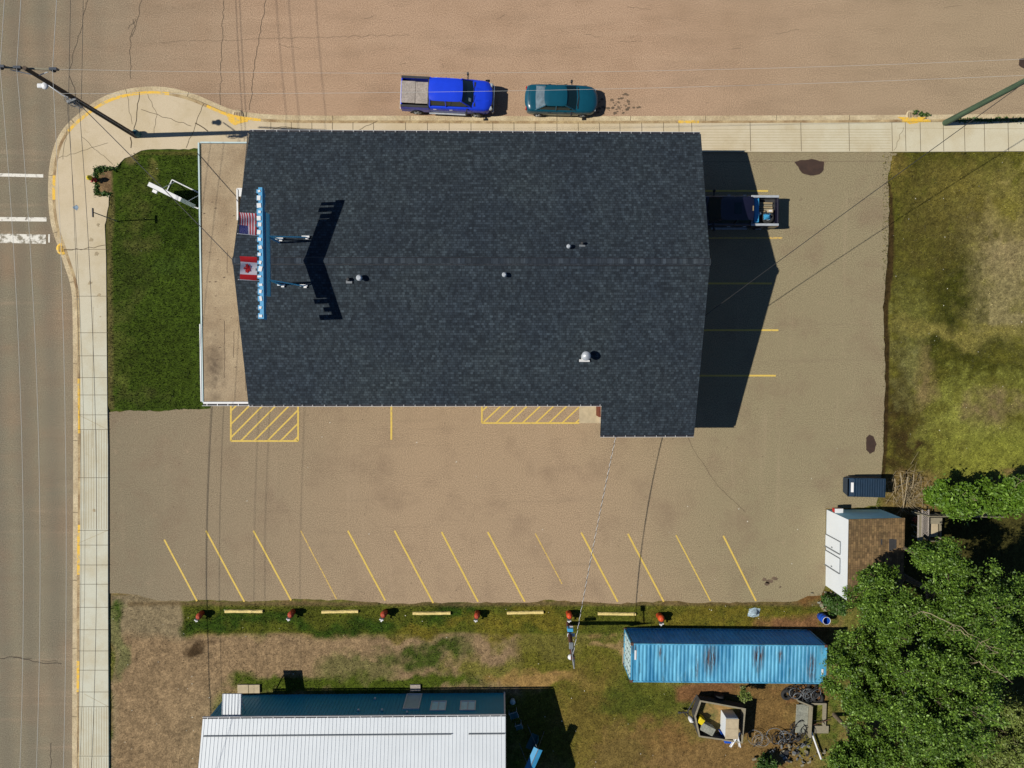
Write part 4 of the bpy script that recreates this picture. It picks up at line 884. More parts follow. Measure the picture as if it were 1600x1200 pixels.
# ------------------------------------------------------------------ parking kerbs and power posts
kb = [(352,411,955,''), (503,560,955.5,''), (645,704,958,''), (792,849,957,''), (934,993,959,'')]
pr = [(316,957), (458,955), (602,956), (746,957), (888,957), (1029,961)]
klab = ['yellow concrete parking kerb farthest left in the grass strip', 'yellow concrete parking kerb second from the left, above the metal roof', 'yellow concrete parking kerb in the middle of the row of five', 'yellow concrete parking kerb second from the right, left of the brown pole', 'yellow concrete parking kerb farthest right, beside the lamp shadow']
for (x0, x1, y, _), lb in zip(kb, klab):
    a = P(x0, y); c_ = P(x1, y); L = c_.x-a.x; b = MB()
    sec = [(-.10,0),(-.10,.07),(-.06,.14),(.06,.14),(.10,.07),(.10,0)]; nn_ = 12; vs = []
    for i in range(nn_+1):
        for (yy, zz) in sec: vs.append((-L/2+L*i/nn_, yy+random.uniform(-.012,.012), zz+random.uniform(-.014,.004)))
    b.add(vs, [(i*6+j, i*6+j+1, (i+1)*6+j+1, (i+1)*6+j) for i in range(nn_) for j in range(5)] + [(0,5,4,3,2,1), tuple(nn_*6+j for j in range(6))])
    o_ = b.build('parking_kerb', 'yellow_kerb'); o_.location = ((a.x+c_.x)/2, a.y, 0); o_.rotation_euler[2] = R(random.uniform(-1.6,1.6)); tag(o_, lb, 'parking kerb', 'yellow kerbs in the grass strip')
plab = ['dark red power post left of the farthest left yellow kerb', 'dark red power post between the first and second yellow kerbs', 'dark red power post between the second and middle yellow kerbs', 'dark red power post right of the middle yellow kerb', 'orange red power post just above the brown light pole', 'bright orange power post at the tip of the lamp shadow']
def power_post(mt):
    t = thing('power_post', '', 'power post', (0,0,0), 0, 'red power posts in the grass strip')
    b = MB(); b.lathe((0,0,0), [(.16,0),(.19,.05),(.19,.5),(.21,.52),(.21,.58),(.19,.62),(.17,.72),(.08,.78)], 14); b.build('post_body', mt, t)
    b = MB(); b.box((-.02,-.24,.55), (.26,.16,.26), 0, bev=.02); bx = b.build('outlet_box', 'bed_dark', t)
    b = MB(); b.box((-.10,-.34,.62), (.11,.07,.10)); b.box((.05,-.32,.64), (.10,.07,.10)); b.box((-.02,-.43,.5), (.09,.14,.05)); b.build('outlet_cover', 'white', bx)
    return t
posts = [power_post('red_post')]
for i in range(1, 6): posts.append(copy_tree(posts[0]))
for i in (4, 5):
    for ch in [x for x in bpy.data.objects if x.parent == posts[i] and x.name.startswith('post_body')]: ch.data = ch.data.copy(); ch.data.materials[0] = M['orange_post']
for t, (x, y), lb, rz_ in zip(posts, pr, plab, (-.5, -.4, -.3, -.2, 0, .1)): q = P(x, y); t.location = (q.x, q.y, 0); t.rotation_euler[2] = rz_; t['label'] = lb; t.rotation_euler[0] = R(random.uniform(-5,5)); t.rotation_euler[1] = R(random.uniform(-5,5)); t.scale = [random.uniform(.92,1.06)]*3
# shreds beside the strip
q = P(1178,957); b = MB(); vs = []; r_ = random.Random(3)
for i in range(9):
    for j in range(9):
        u, v = i/8-.5, j/8-.5; rr = math.hypot(u, v); vs.append((u*.75+v*.1, v*.65*(1-.5*abs(u)), max(0, (.42-rr)*.9 + r_.uniform(-.06,.06))))
b.add(vs, [(i*9+j, (i+1)*9+j, (i+1)*9+j+1, i*9+j+1) for i in range(8) for j in range(8)], 0); o_ = b.build('tarp_bundle', 'tarp'); o_.location = (q.x, q.y, 0); tag(o_, 'crumpled pale blue tarp bundle lying in the grass above the container', 'tarp')
# blue barrel
bp = P(1281,962); bt = P(1287,969,.85); br = thing('barrel', 'open blue plastic barrel standing beside the tree edge', 'barrel', (bp.x+.05, bp.y-.02, 0))
b = MB(); b.lathe((0,0,0), [(.24,0),(.26,.03),(.27,.3),(.285,.32),(.27,.34),(.27,.6),(.285,.62),(.27,.64),(.25,.88)], 22); n0 = 22; b.f.pop(); b.mi.pop(); b.smooth.pop(); b.lathe((0,0,.02), [(.01,.0),(.23,.01),(.25,.5),(.235,.86)], 22); b.f.pop(); b.mi.pop(); b.smooth.pop(); b.build('barrel_body', 'blue_plastic', br)
b = MB(); b.torus((0,0,.88), .245, .016, 0, None, 26, 6); b.build('rim', 'white', br)

# ------------------------------------------------------------------ vehicles
def loft(b, secs, mi=0, sm=True, caps=True):
    n = len(secs[0]); vs = [p for s_ in secs for p in s_]
    b.add(vs, [(i*n+k, i*n+(k+1) % n, (i+1)*n+(k+1) % n, (i+1)*n+k) for i in range(len(secs)-1) for k in range(n)], mi, sm)
    if caps: b.add(secs[0], [tuple(range(n-1, -1, -1))], mi); b.add(secs[-1], [tuple(range(n))], mi)
def body_ring(x, w_, zb, zt, cr=.03, sw=0):
    h = [(w_*.88, zb), (w_*.99, zb+.10), (w_, zb+(zt-zb)*.55), (w_*.975, zt-.10), (w_*.93, zt-.03), (w_*.84, zt+cr*.3), (w_*.5, zt+cr*.85), (w_*.2, zt+cr)]
    pts = [(x-sw*(abs(a)/w_)**3, -a, z) for a, z in h] + [(x-sw*(abs(a)/w_)**3, a, z) for a, z in reversed(h)]
    return pts
def wheel(t, x, y, r_=.34, wd=.22, turn=0):
    s_ = 1 if y > 0 else -1
    b = MB(); b.lathe((x, y, r_), [(r_*.62,-wd/2),(r_*.92,-wd/2),(r_,-wd*.35),(r_,wd*.35),(r_*.92,wd/2),(r_*.62,wd/2)], 22, 0, 'Y'); w_ = b.build('tyre', 'rubber', t)
    b = MB(); b.lathe((x, y+s_*(wd/2-.02), r_), [(r_*.62,-.02),(r_*.60,.015),(r_*.15,.03)], 18, 0, 'Y', False)
    for k in range(5):
        g = 2*math.pi*k/5; b.box((x+math.cos(g)*r_*.35, y+s_*(wd/2+.012), r_+math.sin(g)*r_*.35), (r_*.45,.03,.06), 0, ry=-g)
    b.build('rim', 'steel', w_)
def greenhouse(t, pm, xr0, xr1, xf1, xf0, zb, zt, wb, wt, glass='glass', rglass=None, bpil=None, rs=.0):
    """xr0/xf0: feet of rear glass and windscreen; xr1/xf1: roof ends"""
    def quad(nm, p, mt, par=t, th=.01):
        b = MB(); b.add(p, [(0,1,2,3)]); return b.build(nm, mt, par)
    e = .0
    b = MB(); nb = 7
    # curved windscreen
    vs = []
    for j in range(2):
        for i in range(nb+1):
            u = i/nb*2-1; bow = .10*(1-u*u)
            if j == 0: vs.append((xf0-.08+bow*1.3, u*wb, zb))
            else: vs.append((xf1-.02+bow*.6, u*wt, zt-.02))
    b.add(vs, [(i, i+1, nb+2+i, nb+1+i) for i in range(nb)], 0, True); b.build('windscreen', glass, t)
    b = MB(); vs = []
    for j in range(2):
        for i in range(nb+1):
            u = i/nb*2-1; bow = .08*(1-u*u)
            if j == 0: vs.append((xr0+.03-bow, u*wb*.97, zb))
            else: vs.append((xr1-bow*.6, u*wt, zt-.02))
    b.add(vs, [(i+1, i, nb+1+i, nb+2+i) for i in range(nb)], 0, True); b.build('rear_window', rglass or glass, t)
    xm = bpil if bpil is not None else (xr1+xf1)/2
    for s_ in (-1, 1):
        for a0, a1, c0, c1 in ((xr0+.12, xm-.03, xr1+.06, xm-.03), (xm+.03, xf0-.16, xm+.03, xf1-.04)):
            q = [(a0, s_*wb, zb), (a1, s_*wb, zb), (c1, s_*wt, zt-.03), (c0, s_*wt, zt-.03)]
            if s_ > 0: q.reverse()
            quad('side_window', q, glass)
    # pillars and roof in body colour
    for s_ in (-1, 1):
        for p0, p1 in (((xr0+.05, s_*wb, zb-.02), (xr1, s_*wt, zt-.02)), ((xf0-.08, s_*wb, zb-.02), (xf1, s_*wt, zt-.02)), ((xm, s_*(wb+.005), zb-.02), (xm, s_*(wt+.005), zt-.02))): b = MB(); b.tube([p0, p1], .045, 6); b.build('pillar', pm, t)
    b = MB(); nu, nv = 8, 8; vs = []
    for i in range(nu+1):
        for j in range(nv+1):
            u, v = i/nu*2-1, j/nv*2-1; k = 1-max(abs(u)**6, abs(v)**6)
            x = (xr1-.05)+(xf1-xr1+.09)*(i/nu); yy = v*(wt+.03)*(1-.04*u**4)
            vs.append((x + (.09*(1-v*v)*(.6 if u > .9 else (-.5 if u < -.9 else 0))), yy, zt + .055*(1-v*v*.8)*(1-u*u*.5) - .05*(abs(v) > .99)-.03*(abs(u) > .99)))
    b.add(vs, [(i*(nv+1)+j, (i+1)*(nv+1)+j, (i+1)*(nv+1)+j+1, i*(nv+1)+j+1) for i in range(nu) for j in range(nv)], 0, True); return b.build('roof', pm, t)
def mirror(t, x, y, z, pm, ln=.26):
    s_ = 1 if y > 0 else -1; b = MB(); b.box((x, y+s_*ln/2, z), (.07, ln, .05), 0); b.box((x-.02, y+s_*(ln-.02), z+.02), (.13, .16, .22), 0, bev=.025); b.build('side_mirror', pm, t)

# blue pickup
c_ = P(700,153,.9)
def pickup(name, lab, loc, rz, paint_, railm, covered):
    t = thing(name, lab, 'pickup truck', loc, rz); W = .97
    b = MB()
    secs = [body_ring(-1.12,W,.45,1.22,.0), body_ring(-1.0,W,.42,1.24,.0), body_ring(1.0,W,.40,1.24,.0), body_ring(1.5,W,.40,1.24,.03), body_ring(1.75,W,.40,1.20,.05), body_ring(2.3,W*.985,.40,1.15,.06,.03), body_ring(2.62,W*.95,.40,1.08,.06,.10), body_ring(2.80,W*.88,.42,.98,.05,.2)]
    loft(b, secs); body = b.build('body', paint_, t)
    b = MB()
    b.add([(1.78,-.42,1.255),(2.60,-.36,1.15),(2.60,-.30,1.165),(1.78,-.34,1.285)], [(0,1,2,3)], 0); b.add([(1.78,.42,1.255),(1.78,.34,1.285),(2.60,.30,1.165),(2.60,.36,1.15)], [(0,1,2,3)], 0)
    b.box((1.70,0,1.235), (.10,1.5,.02), 1); b.tube([(1.62,-.5,1.28),(1.68,-.05,1.31)], .012, 5, 1); b.tube([(1.62,.1,1.30),(1.66,.55,1.28)], .012, 5, 1)
    b.build('bonnet_trim', [paint_, 'black'], body)
    b = MB(); zf = .72
    b.box((-1.98,0,zf-.05), (1.76,1.6,.1), 1)
    for s_ in (-1, 1):
        loft(b, [[(x,s_*.97,.45),(x,s_*.98,.9),(x,s_*.955,1.20),(x,s_*.80,1.20),(x,s_*.80,.6)][::s_] for x in (-2.86,-1.12)], 0, False)
    b.build('cargo_bed', [paint_, 'bed_dark'], t)
    b = MB(); b.box((-2.83,0,.9), (.09,1.72,.60), 0, bev=.02); tg = b.build('tailgate', paint_, t)
    b = MB()
    for s_ in (-1, 1): b.box((-2.0,s_*.88,1.215), (1.76,.15,.05), 0, bev=.015)
    b.box((-1.17,0,1.215), (.07,1.7,.05), 0); 
    b.build('bed_rail', railm, t)
    if covered:
        b = MB(); b.box((-2.42,-.03,1.195), (.86,1.34,.05), 0, bev=.01); b.box((-1.58,-.05,1.20), (.78,1.32,.05), 0, bev=.01, rz=.01); b.build('bed_cover', 'tonneau', t)
    greenhouse(t, paint_, -1.10, -1.00, .90, 1.62, 1.24, 1.84, .82, .68, bpil=-.05)
    for x in (-1.9, 1.85):
        for s_ in (-1, 1): wheel(t, x, s_*.88, .39, .25)
    b = MB(); b.box((2.84,0,.55), (.14,1.7,.22), 0, bev=.05); b.build('front_bumper', 'chrome', t)
    b = MB(); b.box((-2.93,0,.52), (.14,1.75,.18), 0, bev=.03); b.build('rear_bumper', 'chrome', t)
    b = MB(); b.box((2.79,0,.86), (.10,1.05,.30), 0, bev=.02)
    for k in range(3): b.box((2.845,0,.76+k*.1), (.02,.98,.02), 1)
    b.build('grille', ['black', 'chrome'], t)
    for s_ in (-1, 1):
        b = MB(); b.box((2.70,s_*.70,.94), (.22,.26,.16), 0, bev=.04, rz=-s_*.35); b.build('headlight', 'lamp_clear', t)
        b = MB(); b.box((-2.86,s_*.92,.95), (.06,.10,.34), 0, bev=.01); b.build('taillight', 'lamp_red', t)
        b = MB(); b.box((.0,s_*1.0,.40), (2.3,.09,.05), 0); b.build('running_board', 'steel', t)
        mirror(t, 1.25, s_*.90, 1.25, 'black', .34)
        for x in (-.75, .25): b = MB(); b.box((x,s_*.985,1.08), (.2,.03,.035), 0); b.build('door_handle', 'chrome', t)
    return t
bt_ = pickup('pickup_truck', 'bright blue crew cab pickup with board covered bed parked on the side street', (c_.x-.02, P(700,181,0).y+.98, 0), R(-2.4), 'truck_blue', 'bed_dark', True)
b = MB(); b.box((1.43,-.42,1.44), (.16,.22,.01), 0, ry=.73); b.build('permit_card', 'aqua_white', bt_)

# teal sedan
sx0 = P(820,160,.8).x; sl_ = 4.62
sc = thing('sedan', 'dark teal sedan parked ahead of the blue pickup', 'car', (sx0+sl_/2, P(874,184,0).y+.90, 0), R(-.8))
b = MB(); W = .88
loft(b, [body_ring(-2.31,W*.80,.40,.78,.02,-.16), body_ring(-2.22,W*.90,.30,.93,.03,-.10), body_ring(-1.9,W*.97,.24,.99,.035), body_ring(-1.4,W,.22,.99,.03), body_ring(-.6,W,.20,.97,0), body_ring(.6,W,.20,.96,0), body_ring(.98,W,.22,.95,.04), body_ring(1.5,W*.985,.22,.90,.05), body_ring(1.95,W*.95,.26,.82,.05,.08), body_ring(2.18,W*.88,.28,.74,.04,.16), body_ring(2.30,W*.80,.34,.62,.02,.22)])
sb_ = b.build('body', 'sedan_teal', sc)
greenhouse(sc, 'sedan_teal', -1.72, -1.02, .22, .98, .95, 1.36, .76, .60, rglass='rear_glass', bpil=-.35)
for x in (-1.42, 1.38):
    for s_ in (-1, 1): wheel(sc, x, s_*.79, .31, .20)
for s_ in (-1, 1):
    b = MB(); b.box((2.10,s_*.56,.68), (.12,.26,.08), 0, bev=.03, rz=-s_*.3); b.build('headlight', 'lamp_clear', sc)
    b = MB(); b.box((-2.205,s_*.60,.80), (.08,.28,.10), 0, bev=.02, rz=s_*.2); b.build('taillight', 'lamp_red', sc)
    mirror(sc, .62, s_*.84, .97, 'black', .20)
    for x in (-.75, .25): b = MB(); b.box((x,s_*.885,.84), (.18,.02,.03), 0); b.build('door_handle', 'black', sc)
b = MB(); b.strip([(1.0,-.66),(1.07,0),(1.0,.66)], .05, 1.005, 0); b.tube([(.96,-.5,1.0),(1.02,-.02,1.03)], .010, 5); b.build('wiper', 'black', sc)
b = MB(); b.strip([(-2.02,-.70),(-2.08,0),(-2.02,.70)], .012, 1.032, 0); b.build('boot_seam', 'black', sb_)

# dark pickup behind the building, facing west
c1_ = P(1163,327,1.2); c2_ = P(1217,329,1.2)
dt = pickup('pickup_truck', 'dark navy pickup with loaded open bed parked in the building shadow', (c2_.x-2.88, (P(1190,309,1.2).y+P(1190,350,1.2).y)/2+.02, 0), R(180), 'navy', 'steel', False)
def in_bed(x, y, z): m_ = Matrix.Translation(dt.location) @ Matrix.Rotation(R(180), 4, 'Z'); return m_ @ Vector((x, y, z))
b = MB(); b.box((-1.42,0,1.16), (.32,1.5,.34), 0, bev=.02); b.box((-1.42,0,1.34), (.28,1.42,.02), 0); b.build('toolbox', 'sign_blue', dt)
b = MB(); b.box((-1.02,.0,1.87), (.05,.3,.04), 0); b.build('brake_light', 'tan_wood', dt)
b = MB(); b.add([(-.3,-.35,1.905),(.15,-.35,1.905),(.15,.35,1.905),(-.3,.35,1.905)], [(0,1,2,3)]); b.build('sunroof', 'glass', dt)
q = in_bed(-2.1, -.25, .73); b = MB()
for k in range(6): b.box((0, .0+k*.135-.4+.02, .03+.03*(k % 2)+.05), (1.0, .10, .045), k % 2, rz=random.uniform(-.03,.03))
o_ = b.build('plank_stack', ['weathered', 'tan_wood']); o_.location = q; tag(o_, 'loose pinkish grey planks lying in the loaded truck bed', 'planks')
q = in_bed(-2.3, .36, .76); tt = thing('spare_tyre', 'spare tyre half filled with a blue bag in the loaded truck bed', 'tyre', tuple(q))
b = MB(); b.torus((0,0,.12), .30, .11, 0, None, 26, 8); b.build('tyre', 'rubber', tt)
b = MB(); b.lathe((0,0,.05), [(.2,0),(.2,.1),(.1,.12)], 16); b.build('rim', 'steel', tt)
b = MB(); r_ = random.Random(9); n8 = 7
vs = [((i/n8-.5)*.42, (j/n8-.5)*.36, .34*max(0,1-((i/n8-.5)**2+(j/n8-.5)**2)*4)+r_.uniform(-.04,.04)) for i in range(n8+1) for j in range(n8+1)]
b.add(vs, [(i*(n8+1)+j,(i+1)*(n8+1)+j,(i+1)*(n8+1)+j+1,i*(n8+1)+j+1) for i in range(n8) for j in range(n8)]); o_ = b.build('blue_bag', 'sign_blue'); o_.location = in_bed(-2.2,.34,.98); tag(o_, 'crumpled blue plastic bag on the tyre in the truck bed', 'bag')
b = MB(); b.box((0,0,.09), (.36,.20,.18), 0, bev=.01); b.box((.0,0,.185), (.2,.1,.02), 1); o_ = b.build('small_carton', ['cardboard', 'white']); o_.location = in_bed(-2.4,-.02,.86); tag(o_, 'small pale carton by the tyre in the truck bed', 'box')
b = MB(); b.lathe((0,0,0), [(.09,0),(.11,.1),(.1,.32),(.04,.38),(.04,.42)], 12); o_ = b.build('white_jug', 'white'); o_.location = in_bed(-1.72,.16,.74); tag(o_, 'white jug standing between the toolbox and tyre', 'jug')
b = MB(); b.box((0,0,.08), (.12,.14,.12), 0, bev=.01); b.box((0,0,.15), (.05,.06,.02), 1); o_ = b.build('red_tin', ['red_plastic', 'white']); o_.location = in_bed(-2.58,-.02,.8); tag(o_, 'small red box near the tailgate of the truck bed', 'box')

# ------------------------------------------------------------------ shipping container
k0 = P(984,1005,2.6); k1 = P(1292,1068,2.6); CL, CW, CH = 12.25, 2.44, 2.6
ang = math.atan2(P(1290,1008,2.6).y-P(986,1005,2.6).y, P(1290,1008,2.6).x-P(986,1005,2.6).x)
ct = thing('shipping_container', 'long blue corrugated shipping container with rust streaks on its roof', 'container', ((k0.x+k1.x)/2, (k0.y+k1.y)/2, .05), ang)
def corr(b, L, y, z0, z1, amp=.045, pitch=.29, s_=1):
    pts = []; x = -L/2
    while x < L/2-pitch: pts += [(x, 0), (x+pitch*.3, 0), (x+pitch*.45, -amp), (x+pitch*.85, -amp)]; x += pitch
    pts.append((L/2, 0)); vs = []
    for a, d in pts: vs += [(a, y+s_*d, z0), (a, y+s_*d, z1)]
    b.add(vs, [(2*i, 2*i+2, 2*i+3, 2*i+1) if s_ < 0 else (2*i, 2*i+1, 2*i+3, 2*i+2) for i in range(len(pts)-1)])
for s_ in (1, -1):
    b = MB(); corr(b, CL-.3, s_*(CW/2-.02), .15, CH-.1, .045, .29, s_); b.build('side_panel', 'cont_side', ct)
b = MB(); pts = []; x = -CL/2+.3; pitch = .236
pts.append((-CL/2+.1, 0))
while x < CL/2-.75: pts += [(x, 0), (x+pitch*.25, .0), (x+pitch*.42, .034), (x+pitch*.78, .034), (x+pitch*.95, 0)]; x += pitch
pts.append((CL/2-.1, 0)); vs = []
for a, d in pts: vs += [(a, -CW/2+.07, CH-.035+d), (a, CW/2-.07, CH-.035+d)]
b.add(vs, [(2*i, 2*i+2, 2*i+3, 2*i+1) for i in range(len(pts)-1)]); b.build('roof_panel', 'cont_roof', ct)
b = MB()
for s_ in (1, -1):
    b.box((0, s_*(CW/2-.04), CH-.04), (CL-.2,.08,.10)); b.box((0, s_*(CW/2-.04), .08), (CL-.2,.08,.14)); b.box((s_*(CL/2-.05), 0, CH-.04), (.10,CW-.2,.10)); b.box((s_*(CL/2-.05), 0, .08), (.10,CW-.2,.14))
    for u in (1, -1): b.box((u*(CL/2-.06), s_*(CW/2-.06), CH/2), (.12,.12,CH-.1))
b.build('frame', 'cont_roof', ct)
for s_ in (1, -1):
    for u in (1, -1):
        for z in (.09, CH-.05): b = MB(); b.box((u*(CL/2-.06), s_*(CW/2-.055), z), (.19,.17,.13), 0, bev=.01); b.build('corner_casting', 'manhole', ct)
b = MB(); b.box((-CL/2+.06,0,1.35), (.04,CW-.28,2.3)); 
for y in (-.85,-.35,.35,.85): b.tube([(-CL/2-.0,y,.2),(-CL/2-.0,y,2.45)], .025, 6)
for y in (-.85,.35): b.box((-CL/2-.03,y+.2,1.0), (.03,.45,.05))
for z in (.5,1.0,1.6,2.1):
    for y in (-.6,.6): b.box((-CL/2+.02,y,z), (.03,1.0,.22), 0)
b.build('cargo_door', 'aqua_white', ct)
b = MB(); b.box((CL/2-.06,0,1.35), (.04,CW-.28,2.3)); b.build('end_wall', 'cont_side', ct)
b = MB(); b.box((-CL/2+.27,.50,CH+.012), (.12,.6,.008)); b.box((CL/2-.25,-.45,CH+.012), (.12,.35,.008)); b.build('roof_sticker', 'white', ct)
b = MB(); b.box((0,0,.07), (.24,1.1,.14), 0, bev=.01); o_ = b.build('timber_block', 'tan_wood'); q = P(975,1023); o_.location = (q.x, q.y, 0); tag(o_, 'pale timber block at the door end of the blue container', 'timber')

# ------------------------------------------------------------------ dumpster
q = P(1346,760,.7); dm = thing('dumpster', 'dark blue ribbed dumpster with white label at the lot corner', 'dumpster', (q.x+.05, q.y+.02, 0), 0)
b = MB(); L, W, H_ = 2.25, 1.15, 1.35
lo = [(-L/2+.15,-W/2+.1),(L/2-.1,-W/2+.1),(L/2-.1,W/2-.1),(-L/2+.15,W/2-.1)]; hi = [(-L/2,-W/2),(L/2,-W/2),(L/2,W/2),(-L/2,W/2)]
hz = [1.05, 1.4, 1.4, 1.05]
b.add([(x,y,.12) for x, y in lo] + [(x,y,z) for (x,y), z in zip(hi, hz)], [(3,2,1,0),(0,1,5,4),(1,2,6,5),(2,3,7,6),(3,0,4,7)])
for k in range(9):
    x = -.8+k*.22
    for s_ in (-1,1): b.box((x, s_*(W/2-.01), .75), (.05,.05,1.0), 0)
for s_ in (-1,1): b.tube([(-L/2,s_*W/2,hz[0]),(L/2,s_*W/2,hz[1])], .035, 6)
b.build('bin_body', 'dumpster', dm)
b = MB(); b.add([(-L/2+.45,-W/2+.0,1.16),(L/2,-W/2,1.42),(L/2,W/2,1.42),(-L/2+.45,W/2,1.16)], [(0,1,2,3)])
for k in range(12): x = -.58+k*.145; b.box((x, 0, 1.19+(x+L/2-.45)*.145), (.035,W-.04,.05), 0, ry=-.145)
b.build('lid', 'dumpster', dm)
b = MB(); b.add([(-L/2+.08,-W/2+.0,1.07),(-L/2+.45,-W/2,1.16),(-L/2+.45,W/2,1.16),(-L/2+.08,W/2,1.07)], [(0,1,2,3)]); b.box((-L/2+.4,0,1.17), (.06,W,.06), 0); b.build('front_lip', 'dumpster', dm)
b = MB(); b.box((-L/2+.26,.0,1.135), (.16,.62,.012), 0, ry=-.24); b.build('paper_label', 'white', dm)
for x in (-.7,.8):
    for s_ in (-1,1): b = MB(); b.lathe((x, s_*.4, .08), [(.08,-.03),(.08,.03)], 10, 0, 'Y'); b.build('caster', 'rubber', dm)

# ------------------------------------------------------------------ garage with the brown shingle roof
gr = thing('garage', 'white garage with flat brown shingle roof at the lot corner', 'garage', (23.2, -12.5, 0))
GX0_, GX1_, GN, GSo = 21.42, 25.0, -9.97, -15.0
b = MB(); zw, ze = 3.0, 2.65
b.prism([(GX0_,GSo),(GX1_,GSo),(GX1_,GN),(GX0_,GN)], 0, 2.6); b.add([(GX0_,GN,2.6),(GX1_,GN,2.6),(GX1_,GN,ze),(GX0_,GN,zw)], [(3,2,1,0)], 1); b.add([(GX0_,GSo,2.6),(GX1_,GSo,2.6),(GX1_,GSo,ze),(GX0_,GSo,zw)], [(0,1,2,3)], 0); b.add([(GX0_,GSo,2.6),(GX0_,GN,2.6),(GX0_,GN,zw),(GX0_,GSo,zw)], [(3,2,1,0)], 0)
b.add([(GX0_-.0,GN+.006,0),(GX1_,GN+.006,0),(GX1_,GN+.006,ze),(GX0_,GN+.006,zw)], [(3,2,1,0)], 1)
wp(b, 'wall', ['metal_white', 'shade_blue'], gr)
b = MB(); o4 = [(GX0_-.02,GSo-.05),(GX1_+.06,GSo-.05),(GX1_+.06,GN+.05),(GX0_-.02,GN+.05)]; zz = [zw+.06, ze+.06, ze+.06, zw+.06]
b.add([(x,y,z) for (x,y), z in zip(o4, zz)] + [(x,y,z-.08) for (x,y), z in zip(o4, zz)], [(0,1,2,3),(7,6,5,4),(0,4,5,1),(1,5,6,2),(2,6,7,3),(3,7,4,0)])
rf = wp(b, 'roof', 'brown_shingle', gr)
b = MB()
for (px, py, w1, h1) in ((1392,851,.30,.75), (1398,850,.2,.6), (1376,846,.10,.35)): q = P(px,py,2.75); z = zw+.066-(q.x-GX0_)*.0977; b.add([(q.x-w1/2,q.y-h1/2,z+w1/2*.0977),(q.x+w1/2,q.y-h1/2,z-w1/2*.0977),(q.x+w1/2,q.y+h1/2,z-w1/2*.0977),(q.x-w1/2,q.y+h1/2,z+w1/2*.0977)], [(0,1,2,3)])
wp(b, 'shingle_patch', 'bed_dark', rf)
for (ya, yb) in ((P(1291,835).y, P(1291,852).y), (P(1291,860).y, P(1291,881).y)):
    ym = (ya+yb)/2; wd = ya-yb
    b = MB(); b.box((GX0_-.03, ym, 1.02), (.05, wd+.0, 1.98)); dd = wp(b, 'garage_door', 'metal_white', gr)
    b = MB(); b.box((GX0_-.045, ya+.025, 1.02), (.04, .04, 2.0)); b.box((GX0_-.06, yb-.035, 1.02), (.07, .07, 2.0)); b.box((GX0_-.045, ym, 2.03), (.03, wd, .03)); b.box((GX0_-.06, yb+.12, .95), (.03,.08,.16)); wp(b, 'door_frame', 'grey_metal', dd)
b = MB(); b.box((21.7, GN+.16, .9), (.5,.26,.4), 0, bev=.03); b.box((21.7, GN+.16, 1.12), (.52,.28,.05), 1); wp(b, 'wall_box', ['red_plastic', 'white'], gr)
# fence, lattice and bits behind the garage
a = P(1424,799,1.1); c_ = P(1452,807,1.1); e = P(1570,808,1.1)
fe = thing('low_fence', 'low weathered fence with pale top rail running right from the garage', 'fence', (float(c_.x), float(c_.y), 0))
b = MB(); b.tube([a, c_, e], .035, 5); wp(b, 'top_rail', 'weathered', fe)
for t in np.linspace(0, 1, 6):
    q = c_.lerp(e, float(t)); b = MB(); b.box((q.x, q.y, .55), (.09,.09,1.1)); wp(b, 'post', 'weathered', fe)
b = MB(); d_ = e-c_
for k in range(30):
    q = c_.lerp(e, (k+.5)/30); b.box((q.x, q.y-.05, .5), (.10,.02,.95), 0, rz=0)
wp(b, 'fence_panel', 'weathered', fe)
a = P(1434,804,.9); c_ = P(1440,844,.9); b = MB(); b.box(((a.x+c_.x)/2+.05, (a.y+c_.y)/2, .92), (.34, a.y-c_.y, .05), 0, ry=.1); b.box(((a.x+c_.x)/2-.12, (a.y+c_.y)/2, .94), (.07, a.y-c_.y, .07), 1)
for y in (a.y-.1, (a.y+c_.y)/2, c_.y+.1): b.box(((a.x+c_.x)/2, y, .45), (.08,.08,.9))
tag(rebase(b.build('plank_bench', ['weathered', 'tonneau'])), 'narrow grey plank bench behind the garage, left of the lattice', 'bench')
a = P(1443,806,.95); c_ = P(1450,838,.95); b = MB(); wx_ = .42; yy0, yy1 = c_.y, a.y; xx = a.x+.12
k = 0; y = yy0
while y < yy1: b.tube([(xx-wx_/2,y,.95),(xx+wx_/2,y+wx_,.95)], .016, 4); b.tube([(xx-wx_/2,y+wx_,.95),(xx+wx_/2,y,.95)], .016, 4); y += .12
for x in (xx-wx_/2, xx+wx_/2): b.box((x,(yy0+yy1)/2+.2,.95), (.05,yy1-yy0+.4,.05))
for x in (xx-wx_/2, xx+wx_/2):
    for y in (yy0+.1, yy1+.2): b.box((x,y,.35), (.05,.05,.95))
tag(rebase(b.build('lattice_panel', 'tonneau')), 'diamond lattice panel lying between the plank bench and wooden deck box', 'lattice')
q = P(1461,824,.6); dk = thing('deck_box', 'tan wooden deck box with a light board on top, inside the low fence', 'box', (q.x, q.y, 0))
b = MB(); b.box((0,.45,.35), (.8,.4,.7), 0); b.box((-.36,-.3,.33), (.06,1.2,.66)); b.box((.36,-.3,.33), (.06,1.2,.66)); b.box((0,-.88,.33), (.78,.06,.66)); b.build('box_sides', 'weathered', dk)
b = MB(); b.box((-.06,-.2,.56), (.55,.85,.04), 0, rz=.05); b.build('loose_board', 'cardboard', dk)
q = P(1431,813,.5); b = MB(); b.lathe((0,0,0), [(.12,0),(.17,.3),(.19,.32)], 12); r_ = random.Random(4)
for k in range(40): g = r_.uniform(0,6.3); rr = r_.uniform(0,.2); p_ = Vector((rr*math.cos(g), rr*math.sin(g), .35+r_.uniform(0,.2))); b.add([p_, p_+Vector((.08,0,.02)), p_+Vector((.04,.07,.04))], [(0,1,2)], 1)
